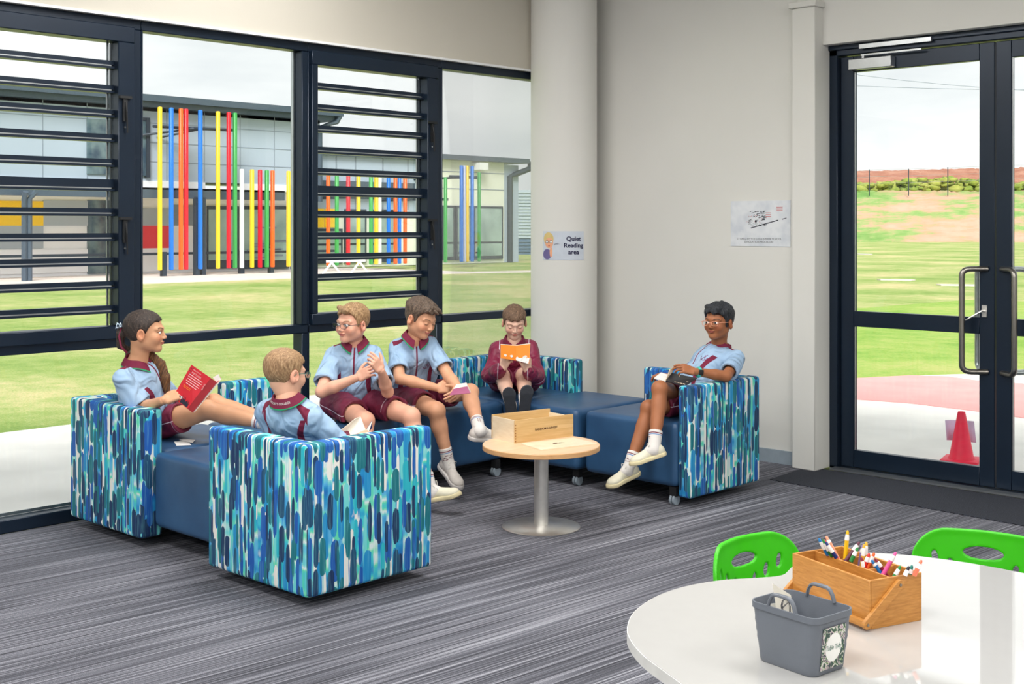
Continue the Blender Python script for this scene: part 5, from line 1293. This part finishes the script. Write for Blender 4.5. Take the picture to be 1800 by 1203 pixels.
m_skin('skin_girl', (214, 160, 124), (196, 106, 98), (50, 34, 28), (50, 30, 20), .9)
m_skin('skin_fair', (232, 180, 152), (206, 120, 112), (150, 110, 76), (90, 110, 120), .9)
m_skin('skin_rosy', (236, 178, 152), (206, 110, 104), (130, 92, 60), (100, 110, 110), .95, .004)
m_skin('skin_tan', (222, 166, 132), (200, 116, 108), (60, 42, 32), (60, 40, 30), .1)
m_skin('skin_freckled', (236, 192, 170), (204, 112, 108), (120, 84, 60), (80, 60, 50), .1, 0, 1)
m_skin('skin_brown', (166, 106, 72), (160, 84, 76), (24, 20, 22), (30, 20, 16), .85, .0045)
m_hair('hair_black', (14, 16, 20), (44, 48, 56), (84, 90, 100)); m_hair('hair_darkbrown', (34, 26, 24), (66, 54, 48), (120, 100, 86))
m_hair('hair_sandy', (128, 96, 66), (178, 142, 104), (214, 184, 144)); m_hair('hair_blond', (122, 92, 62), (184, 148, 108), (226, 198, 158)); m_hair('hair_brown', (62, 50, 42), (110, 92, 78), (160, 136, 112)); m_hair('hair_midbrown', (84, 64, 50), (132, 104, 82), (172, 142, 114))
LINE = [(-.14, -.062), (-.09, -.062), (-.05, -.050), (-.025, -.020), (-.004, .012), (.012, -.012), (.024, -.006), (.030, .025), (.045, .052), (.07, .066), (.14, .070)]
LINE2 = list(LINE)
def seat_area(*b): return b
UPn = (0, 0, 1)
BENCH = [(-5.93, -5.235, 2.9, 6.2), (-5.25, -3.9, 3.04, 3.62), (-5.25, -3.9, 5.43, 6.2)]
SH = dict(ts=.004, tt=.012, line=LINE, amp=.0016)
# 1. girl reading against the end panel
g1 = person({'C': tD(256, 585, 6.06), 'N': tD(240, 641, 6.07), 'P': tD(262, 742, 6.22), 'SR': tD(214, 668, 5.95), 'SL': tD(268, 660, 6.20), 'ER': (-5.43, 3.10, .625), 'WR': tD(288, 704, 5.84), 'EL': (-5.60, 3.380, .610), 'WL': (-5.40, 3.44, .622),
  'HR': (-5.545, 3.281, .528), 'HL': (-5.666, 3.371, .525), 'KR': (-5.255, 3.363, .610), 'KL': (-5.372, 3.470, .620), 'AR': tD(476, 746, 6.0), 'AL': tD(484, 742, 6.17)},
  'girl with a dark ponytail reading a red book, leaning on the end panel', 'skin_girl', dict(ts=.006, tt=.010, line=[(-.14, -.055), (-.06, -.05), (-.03, -.035), (.0, .0), (.012, .0), (.03, .035), (.05, .055), (.075, .066), (.14, .07)], amp=.0008, sw=.6,
   extra=[((0, -.095, .015), (0, -.125, -.01), .022, .026), ((0, -.125, -.01), (.0, -.120, -.065), .026, .018), ((0.0, -.12, -.065), (-.02, -.09, -.085), .018, .014)]), 'hair_darkbrown',
  cd(1, -.03, .10), (cd(.9, .35, .25), cd(-.2, .6, -.75), (.9, .95, 1.0, 1.1), (.9, .3, -.3)), (cd(.3, .5, -.7), cd(.6, -.4, .5), (.8, .8, .8, .8)),
  {'R': (cd(.62, .75, -.1), cd(-.75, .62, 0)), 'L': (cd(.62, .75, .1), cd(-.75, .62, 0))}, planes=BENCH, head_s=.98, shoes=('shoe_white', 'sole_white'), fat=.97, tfat=1.12, sht=.44)
B, o, s = g1['B'], g1['o'], g1['s']; T = lambda x, y, z: tuple(o+s*(x*B[0]+y*B[1]+z*B[2]))
simple('ribbon_blue', (196, 216, 232), .6); simple('ribbon_maroon', MR, .6)
rb = MB().tube([T(.018, -.112, .028), T(.03, -.118, .045), T(.045, -.122, .030), T(.018, -.112, .028)], .005, 6).tube([T(.018, -.112, .028), T(.022, -.135, .045), T(.03, -.14, .022), T(.018, -.112, .028)], .005, 6).build('bow', M['ribbon_blue'], g1['t'], smooth=True)
MB().tube([T(.02, -.112, .022), T(.028, -.122, -.02), T(.030, -.110, -.07), T(.032, -.08, -.10)], .0065, 6, flat=.35).build('ribbon', M['ribbon_maroon'], g1['t'], smooth=True)
# long lock falling over the far shoulder
f = Field((-.12, -.14, -.40), (.06, .17, -.02), .004)
q = [(-.040, -.06, -.07), (-.055, .01, -.115), (-.055, .062, -.165), (-.050, .092, -.23), (-.045, .112, -.33)]
for a, b, r1, r2 in zip(q[:-1], q[1:], (.018, .024, .027, .024), (.024, .027, .024, .008)): f.cone(a, b, r1, r2, .01, ax=B[1] if False else (0, 1, 0), flat=.9)
f.func(lambda Dg, X, Y, Zz: Dg+.0015*np.sin(260*(Y-.35*Zz)))
v, F = f.mesh(1); m_hair('hair_highlight', (48, 30, 22), (120, 80, 44), (206, 156, 92), 110); mesh_obj('hair_lock', tf(v, o, B, s), F, M['hair_highlight'], g1['t'], {'hl': np.stack([v[:, 1]-.35*v[:, 2], v[:, 0]*.5, v[:, 2]*.2], 1)})

# 2. boy seen from behind in the front corner section
g2 = person({'C': tD(502, 658, 5.34), 'N': tD(505, 709, 5.31), 'P': (-4.460, 3.345, .525), 'SR': tD(554, 735, 5.30), 'SL': tD(464, 724, 5.44), 'ER': (-4.24, 3.38, .535), 'WR': (-4.330, 3.535, .560), 'EL': (-4.52, 3.30, .530), 'WL': (-4.47, 3.49, .56),
  'HR': (-4.385, 3.36, .525), 'HL': (-4.53, 3.33, .525), 'KR': (-4.39, 3.675, .50), 'KL': (-4.53, 3.66, .50), 'AR': (-4.38, 3.76, .16), 'AL': (-4.54, 3.75, .16)},
  'boy with short sandy hair and teal glasses, seen from behind in the front corner seat', 'skin_fair', dict(ts=.005, tt=.011, line=[(-.14, -.085), (-.085, -.085), (-.05, -.060), (-.025, -.020), (-.004, .012), (.012, -.012), (.024, -.006), (.030, .03), (.045, .055), (.14, .06)], amp=.0008, front=.006), 'hair_sandy',
  cd(.66, -.12, .74), (cd(.9, .05, .3), cd(-.1, .7, -.6), (.5, .6, .7, .8)), (cd(.7, .1, .7), cd(-.5, .6, .1), (.5, .6, .7, .7)),
  {'R': (nrm((.1, .98, -.12)), UPn), 'L': (nrm((-.1, .98, -.12)), UPn)}, glass='pen_teal', planes=BENCH, head_s=.97, headup=nrm(cd(-.08, 1, -.05)))
N_ = g2['N']; cu, cf, cr = g2['cu'], g2['cf'], g2['cr']
def cfn(x, y, z):
    a = math.pi-x/.062+.1; dr = cf*math.cos(a)+cr*math.sin(a); return Vector(N_+cu*(.014+.017+y)+cf*.005+dr*((.0620-y*.56)*(1+.06*abs(math.sin(a)))+.0022))
text_mesh("ST GREGORY'S COLLEGE", .0115, M['paper'], 'collar_lettering', g2['col'], cfn, bold=.0003)

# 3. boy with glasses looking left
g3 = person({'C': tD(619, 570, 6.80), 'N': tD(624, 606, 6.85), 'P': (-5.421, 4.400, .533), 'SR': tD(586, 626, 6.87), 'SL': tD(658, 624, 6.86), 'ER': (-5.300, 4.085, .626), 'WR': tD(628, 664, 6.56), 'EL': (-5.072, 4.350, .622), 'WL': tD(670, 652, 6.50),
  'HR': (-5.46, 4.31, .530), 'HL': (-5.37, 4.46, .534), 'KR': (-5.103, 4.222, .478), 'KL': tD(722, 732, 6.62), 'AR': (-5.02, 4.16, .16), 'AL': (-4.815, 4.425, .125)},
  'boy with fair hair and dark glasses gesturing with both hands by the window', 'skin_rosy', dict(ts=.005, tt=.014, line=LINE2, amp=.0018, front=.006, side=-.12, extra=[((.045, .055, .096), (-.035, .072, .084), .013, .015)]), 'hair_blond',
  cd(-.62, -.06, -.78), (cd(.85, .45, -.2), cd(-.15, .35, -.9), (.25, .35, .45, .6)), (cd(-.35, .55, -.3), cd(.5, .1, -.8), (.5, .7, .9, 1.0)),
  {'R': (cd(.6, -.25, -.7), UPn), 'L': (cd(.96, .22, -.25), nrm(cd(-.25, .95, 0)))}, glass='black_ink', planes=BENCH, head_s=.99, chub=.004, fat=1.03, bow=True, headup=nrm(cd(.05, 1, 0)))

# 4. boy reading a mauve book
g4 = person({'C': (-5.200, 4.702, .985), 'N': tD(729, 596, 7.02), 'P': (-5.417, 4.822, .540), 'SR': tD(697, 614, 7.08), 'SL': tD(757, 606, 7.06), 'ER': (-5.205, 4.550, .664), 'WR': (-5.060, 4.700, .612), 'EL': (-5.031, 4.760, .672), 'WL': (-4.870, 4.690, .620),
  'HR': (-5.404, 4.741, .532), 'HL': (-5.409, 4.904, .529), 'KR': tD(767, 722, 6.88), 'KL': (-5.079, 4.971, .559), 'AR': (-5.023, 4.749, .195), 'AL': (-4.836, 4.804, .395)},
  'boy with dark cropped hair looking down at a mauve book, fourth from the left', 'skin_tan', dict(ts=.005, tt=.020, line=LINE2, amp=.0022, sw=.5, front=.012, extra=[((.03, .075, .10), (-.02, .09, .088), .012, .014), ((.02, .095, .086), (0.01, .112, .078), .009, .005, .004), ((-.02, .09, .086), (-.03, .108, .080), .008, .004, .004)]), 'hair_brown',
  cd(.74, -.36, -.56), (cd(.75, .05, -.25), cd(-.1, .35, -.93), (.7, .85, 1.0, 1.1), (.9, .25, -.35)), (cd(-.3, -.25, -.6), cd(.6, .1, -.7), (.35, .4, .5, .55)),
  {'R': (cd(.55, -.55, -.6), nrm(cd(.4, .75, -.5))), 'L': (cd(.90, -.12, .35), cd(.2, .95, -.2))}, planes=BENCH, head_s=1.0, shoes=('shoe_white', 'sole_white'), fat=1.02, headup=nrm(cd(.12, 1, 0)))

# 5. boy in a maroon jacket reading an orange book
g5 = person({'C': (-5.362, 5.637, .905), 'N': (-5.378, 5.652, .772), 'P': (-5.518, 5.790, .520), 'SR': tD(874, 614, 7.88), 'SL': tD(934, 614, 7.86), 'ER': tD(862, 660, 7.72), 'WR': (-5.235, 5.395, .645), 'EL': tD(942, 663, 7.72), 'WL': (-5.105, 5.490, .635),
  'HR': (-5.550, 5.708, .522), 'HL': (-5.430, 5.830, .522), 'KR': (-5.325, 5.492, .585), 'KL': (-5.245, 5.594, .585), 'AR': tD(898, 712, 7.38), 'AL': tD(922, 709, 7.38)},
  'boy in a maroon zipped jacket reading an orange book in the sofa corner', 'skin_freckled', dict(ts=.006, tt=.014, line=[(a, b-(.016 if a > .05 else 0)) for a, b in LINE2], amp=.0022, sw=.5, fr=.005), 'hair_midbrown',
  cd(.06, -.40, -.9), (cd(.45, .85, -.3), cd(-.5, .2, -.85), (.8, .9, .9, .9)), (cd(-.35, .75, -.3), cd(.35, .2, -.9), (.35, .4, .45, .5)),
  {'R': (cd(-.10, .88, -.42), nrm(cd(0, .42, .90))), 'L': (cd(.12, .90, -.40), nrm(cd(0, .40, .90)))}, jacket=True, planes=BENCH, head_s=.92, shoes=('shoe_dark', 'sole_dark'), fat=.96)

KR6, KL6, AR6, AL6 = [tuple(D(*q)) for q in ((1160, 684, 6.73), (1141, 718, 6.80), (1150, 786, 6.60), (1106, 822, 6.70))]
# 6. boy with black hair and pale glasses, legs crossed
g6 = person({'C': tD(1263, 567, 7.10), 'N': (-4.085, 6.010, .800), 'P': (-4.165, 5.800, .525), 'SR': (-4.215, 6.043, .766), 'SL': (-3.940, 5.980, .756), 'ER': (-4.210, 5.860, .613), 'WR': (-4.180, 5.660, .660), 'EL': (-3.885, 5.775, .680), 'WL': (-3.975, 5.610, .712),
  'HR': (-4.21, 5.834, .530), 'HL': (-4.125, 5.745, .525), 'KR': KR6, 'KL': KL6, 'AR': AR6, 'AL': AL6},
  'boy with black hair and pale glasses sitting cross-legged at the right end', 'skin_brown', dict(ts=.007, tt=.020, line=[(-.14, -.07), (-.06, -.065), (-.03, -.03), (-.004, .012), (.012, -.026), (.024, -.020), (.030, .02), (.045, .045), (.07, .060), (.14, .064)], amp=.0024, front=.006, sw=.4, side=.12, extra=[((-.04, .065, .09), (.04, .06, .095), .016, .016)]), 'hair_black',
  cd(-.66, -.02, -.75), (cd(-.6, .1, .3), cd(.2, .9, -.3), (.5, .6, .7, .7)), (cd(-.97, .25, -.1), cd(.1, .75, -.65), (.30, .40, .50, .60), (.80, .55, -.35)),
  {'R': (cd(-.94, -.30, -.1), nrm(cd(-.3, .95, 0))), 'L': (cd(-.90, -.36, -.3), nrm(cd(-.3, .92, -.2)))}, glass='pen_peach', planes=BENCH, head_s=.96, fat=.92)
# watch
w0 = npv((-3.975, 5.610, .712)); e0 = npv((-3.885, 5.775, .680)); ax_ = nrm(e0-w0); c_ = w0+ax_*.022; a1_ = nrm(np.cross(ax_, (0, 0, 1))); a2_ = np.cross(a1_, ax_)
simple('watch_teal', (70, 190, 180), .4); m = MB()
m.tube([tuple(c_+(a1_*math.cos(a)*.0245+a2_*math.sin(a)*.023)) for a in [2*math.pi*k/20 for k in range(20)]], .0095, 6, closed=True)
wb = m.build('watch_strap', M['watch_teal'], g6['t'], smooth=True)
wz = nrm(npv((0, 0, 1.5))-c_); wz = nrm(wz-ax_*(wz@ax_)); wy = np.cross(wz, ax_); o_ = c_+wz*.028-ax_*.013-wy*.015
MB().obox(o_, ax_*.026, wy*.030, wz*.010).build('watch_face', M['black_rubber'], wb, bevel=.003)

# ---------------------------------------------------------------- books and cards in hands
def book(name, label, p0, ex, ey, w, h, th, mats, open_=None):
    """closed book: corner p0, ex across the cover, ey along the spine, thickness th along ex x ey"""
    ex, ey = Vector(ex).normalized(), Vector(ey).normalized(); ey = (ey-ex*ey.dot(ex)).normalized(); n = ex.cross(ey)
    t = thing(name, label, 'book', p0); p0 = Vector(p0)
    MB().obox(p0, ex*w, ey*h, n*.0016).build('cover', M[mats[0]], t); MB().obox(p0-n*th, ex*w, ey*h, n*.0016).build('cover', M[mats[0]], t)
    MB().obox(p0-n*th, ex*.0016, ey*h, n*(th+.0016)).build('spine', M[mats[0]], t)
    MB().obox(p0+ex*.003+ey*.003-n*(th-.0018), ex*(w-.007), ey*(h-.006), n*(th-.002)).build('pages', M['page'], t)
    return t, ex, ey, n
simple('cover_red', (206, 34, 50), .35); simple('cover_red_dark', (150, 20, 34), .4); simple('cover_orange', (244, 140, 20), .4); simple('cover_mauve', (160, 84, 120), .5); simple('cover_black', (34, 36, 42), .4); simple('print_cream', (230, 206, 176), .6)
# red book held open towards the girl: back cover and spine face the camera
q0 = D(303, 699, 5.86); q1 = D(336.4, 641.5, 5.86); q2 = D(381.3, 672.4, 5.80); q3 = D(338, 725.3, 5.80)
t = thing('red_book', 'red hardcover book the girl holds open, its back cover to the camera', 'book', q0)
def quadbox(a, b, c, d, th, name, mat, parent):
    n = (b-a).cross(d-a).normalized()
    if n.dot(Vector((0, 0, 1.5))-a) < 0: n = -n
    m = MB().add([a, b, c, d, a-n*th, b-n*th, c-n*th, d-n*th], [(0, 1, 2, 3), (7, 6, 5, 4), (0, 4, 5, 1), (1, 5, 6, 2), (2, 6, 7, 3), (3, 7, 4, 0)]); return m.build(name, M[mat], parent), n
_, n = quadbox(q0, q1, q2, q3, .002, 'back_cover', 'cover_red', t)
ex = (q2-q1).normalized(); ey = (q1-q0).normalized(); W_ = (q2-q1).length; H_ = (q1-q0).length
sp = q1+(q2-q1)*.76; sp2 = q0+(q3-q0)*.76
quadbox(sp2+n*.0006, sp+n*.0006, q2+n*.0006, q3+n*.0006, .001, 'spine', 'cover_red_dark', t)
away = -n; f0 = q3+away*.004; f1 = q2+away*.004
far = Vector(cd(-.12, .06, 1))*W_*.95
quadbox(f0, f1, f1+far*.95, f0+far*.95, .002, 'front_cover', 'cover_red', t)
quadbox(q0+away*.004+ey*.004, q1+away*.004-ey*.004, f1-ey*.004, f0+ey*.004, .007, 'pages', 'page', t)
quadbox(f0+ey*.004, f1-ey*.004, f1-ey*.004+far*.9, f0+ey*.004+far*.9, .006, 'pages', 'page', t)
bf = lambda u, v: q0+(q3-q0)*u+(q1-q0)*v+n*.0011
def bt(s_, u, v, sz, mat, sx=1): 
    o_ = bf(u, v); text_mesh(s_, sz, M[mat], 'cover_lettering', t, lambda x, y, z: o_+ex*x+ey*y, sx=sx)
bt('HERE FOR HIS', .36, .93, .008, 'white_ink'); bt('METEOR', .40, .85, .013, 'white_ink', 1.2)
m = MB()
for i, (w, v) in enumerate(((.5, .77), (.52, .71), (.46, .65), (.5, .59), (.4, .53))):
    a = bf(.38-w/2, v); m.obox(a, ex*w*W_, ey*.0022, n*.0003)
m.build('cover_text_lines', M['white_ink'], t)
m = MB(); a = bf(.14, .45); m.obox(a, ex*.42*W_, ey*.002, n*.0003); a = bf(.14, .41); m.obox(a, ex*.34*W_, ey*.002, n*.0003); m.build('cover_text_lines', M['cover_orange'], t)
m = MB(); a = bf(.06, .07); m.obox(a, ex*.26*W_, ey*.018, n*.0004); bc = m.build('barcode_panel', M['paper'], t)
m = MB()
for i in range(8): a = bf(.085+i*.027, .09); m.obox(a+n*.0006, ex*.0014*(1+i % 2), ey*.013, n*.0002)
m.build('barcode', M['black_ink'], bc)
m = MB(); rn = random.Random(8)
for i in range(16): a = bf(.36+.03*i*.6+rn.uniform(-.02, .02), .02); m.add([a, a+ex*.010, a+ey*rn.uniform(.018, .040)+ex*rn.uniform(-.004, .012)], [(0, 1, 2)])
for i in range(7): a = bf(rn.uniform(.03, .15), rn.uniform(.6, .95)); m.add([a, a+ex*.008, a+ey*.004+ex*.006], [(0, 1, 2)])
m.build('cover_silhouette', M['black_ink'], t)
text_mesh('NOVEL', .011, M['white_ink'], 'spine_lettering', t, (lambda o_: (lambda x, y, z: o_-ey*x*-1+ex*(-y)))(bf(.885, .72)+n*.001))
bm_ = card([D(374, 664, 5.86), D(384, 658, 5.86), D(388, 667, 5.86), D(380, 672, 5.86)], 'bookmark', 'grey-white bookmark sticking out of the red book', 'bookmark', M['paper'], .0008)
# open book on the lap of the boy in the corner
t = thing('open_book', 'open paperback with blank cream pages held above the front sofa arm', 'book', D(618, 755, 5.62))
a0 = D(583, 770, 5.52); a1 = D(625, 736, 5.62); a2 = D(634, 733, 5.66); a3 = D(598, 772, 5.56); a4_ = D(646, 766, 5.60); a5 = D(605, 780, 5.52)
quadbox(a0, a1, a2, a3, .003, 'page_edges', 'page', t); quadbox(a3, a2, a4_, a5, .003, 'left_pages', 'page', t)
b0_ = D(636, 768, 5.62); b1_ = D(654, 740, 5.66); b2_ = D(654, 752, 5.68); b3_ = D(640, 775, 5.64)
quadbox(b0_, b1_, b2_, b3_, .002, 'right_cover', 'pen_navy', t); quadbox(a5, a4_, b1_, b0_, .002, 'right_pages', 'page', t)
# mauve book
q = [D(797, 684, 6.60), D(821, 679.5, 6.60), D(827, 691, 6.55), D(790, 695, 6.55)]
t = thing('mauve_book', 'small mauve paperback the fourth child holds open over his knees', 'book', q[0])
quadbox(q[3], q[0], q[1], q[2], .002, 'cover', 'cover_mauve', t)
quadbox(q[0]+up*.001, D(802, 676, 6.68), D(820, 673, 6.68), q[1]+up*.001, .004, 'pages', 'page', t)
quadbox(q[1], D(820, 673, 6.68), D(827, 687, 6.63), D(827, 691, 6.56), .003, 'right_leaf', 'page', t)
# orange book of the boy in the jacket
dO = 7.46; q = [D(880, 606, dO), D(907, 608, dO+.03), D(907, 634, dO), D(880, 630, dO-.03)]; q2_ = [D(907, 608, dO+.03), D(932, 605, dO), D(930, 640, dO-.04), D(906, 634, dO)]
t = thing('orange_book', 'orange and cream paperback held up by the boy in the maroon jacket', 'book', q[0])
quadbox(q[0], q[1], q[2], q[3], .002, 'back_cover', 'cover_orange', t); quadbox(q2_[0], q2_[1], q2_[2], q2_[3], .002, 'front_cover', 'cover_orange', t)
bk = Vector(cd(0, 0, 1)); quadbox(q[0]+bk*.006+up*.003, q[1]+bk*.006+up*.003, q[2]+bk*.006, q[3]+bk*.006, .005, 'pages', 'page', t); quadbox(q2_[0]+bk*.006+up*.004, q2_[1]+bk*.006+up*.004, q2_[2]+bk*.006, q2_[3]+bk*.006, .005, 'pages', 'page', t)
m = MB(); rn = random.Random(5)
for i in range(7):
    u, v = rn.uniform(.1, .9), rn.uniform(.03, .35); c_ = q2_[3].lerp(q2_[2], u).lerp(q2_[0].lerp(q2_[1], u), v)-bk*.003; m.lathe((0, 0, 0), [], 3) if False else None
    P_ = [c_+Vector(cd(1, 0, 0))*.008*math.cos(a)+up*.009*math.sin(a) for a in [k*math.pi/4 for k in range(8)]]; m.add(P_, [tuple(range(8))])
m.build('printed_faces', M['paper'], t)
m = MB(); c_ = q2_[3].lerp(q2_[2], .05).lerp(q2_[0], .02)-bk*.003; m.add([c_, q2_[3].lerp(q2_[2], .95)-bk*.003, q2_[2].lerp(q2_[1], .30)-bk*.003, q2_[3].lerp(q2_[0], .18)-bk*.003], [(0, 1, 2, 3)]); m.build('printed_band', M['paper'], t)
m = MB()
for i in range(2):
    u = (.3, .7)[i]; c_ = q[3].lerp(q[2], u).lerp(q[0].lerp(q[1], u), .25)-bk*.003; P_ = [c_+Vector(cd(1, 0, 0))*.010*math.cos(a)+up*.008*math.sin(a) for a in [k*math.pi/4 for k in range(8)]]; m.add(P_, [tuple(range(8))])
m.build('printed_faces', M['paper'], t)
# book of the boy with crossed legs
t = thing('dark_book', 'black paperback with cream lettering lying open on the lap of the boy at the right', 'book', D(1195, 665, 6.8))
p = [D(1170, 670, 6.72), D(1177, 655, 6.86), D(1226, 665, 6.86), D(1204, 679, 6.72)]
quadbox(p[0], p[1], p[2], p[3], .002, 'cover', 'cover_black', t); 
nn_ = (p[1]-p[0]).cross(p[3]-p[0]).normalized(); nn_ = nn_ if nn_.dot(Vector((0, 0, 1.5))-p[0]) > 0 else -nn_
m = MB(); rn = random.Random(2)
for i in range(3):
    for j in range(4):
        u, v = .40+.14*j, .12+.30*i; c_ = p[0].lerp(p[3], u).lerp(p[1].lerp(p[2], u), v)+nn_*.0006; m.obox(c_, (p[3]-p[0])*.11, (p[1]-p[0])*.22, nn_*.0003)
m.build('cover_lettering', M['print_cream'], t)
quadbox(D(1150, 664, 6.80), D(1162, 655, 6.95), D(1178, 660, 6.90), D(1170, 671, 6.76), .006, 'pages', 'paper', t)
quadbox(D(1170, 670, 6.74), D(1178, 650, 6.80), D(1192, 640, 6.90), D(1180, 658, 6.88), .003, 'raised_pages', 'print_cream', t)
# loose cards and the black case on the seat
SZ = .4505
def seatcard(pts, label, dz=0): 
    P_ = [Z(x, y, SZ+dz) for x, y in pts]; return card(P_, 'playing_card', label, 'card', M['paper'], .0012, 'loose cards on the sofa seat')
seatcard([(306, 777), (310, 784), (336, 783), (330, 776)], 'front one of two white cards lying on the navy seat beside the girl', 0)
seatcard([(315, 774), (338, 779), (343, 774), (322, 772)], 'upper one of two white cards lying on the navy seat beside the girl', .003)
c0 = Z(572, 744, SZ+.004); t = thing('glasses_case', 'black glasses case on the navy seat behind the boy seen from behind', 'case', (c0.x, c0.y, SZ))
f = Field((c0.x-.09, c0.y-.09, SZ-.002), (c0.x+.09, c0.y+.09, SZ+.05), .004); ce = cd(1, 0, 0); f.cone((c0.x-ce[0]*.04, c0.y-ce[1]*.04, SZ+.014), (c0.x+ce[0]*.04, c0.y+ce[1]*.04, SZ+.014), .017, .017, 0, ax=np.cross(ce, UPn), flat=.6); f.plane((0, 0, SZ), (0, 0, -1))
v, F = f.mesh(1); mesh_obj('case_shell', v, F, M['shoe_dark'], t); MB().box(c0.x-.004, c0.x+.012, c0.y-.006, c0.y+.006, SZ+.028, SZ+.0325).build('clasp', M['alu'], t)
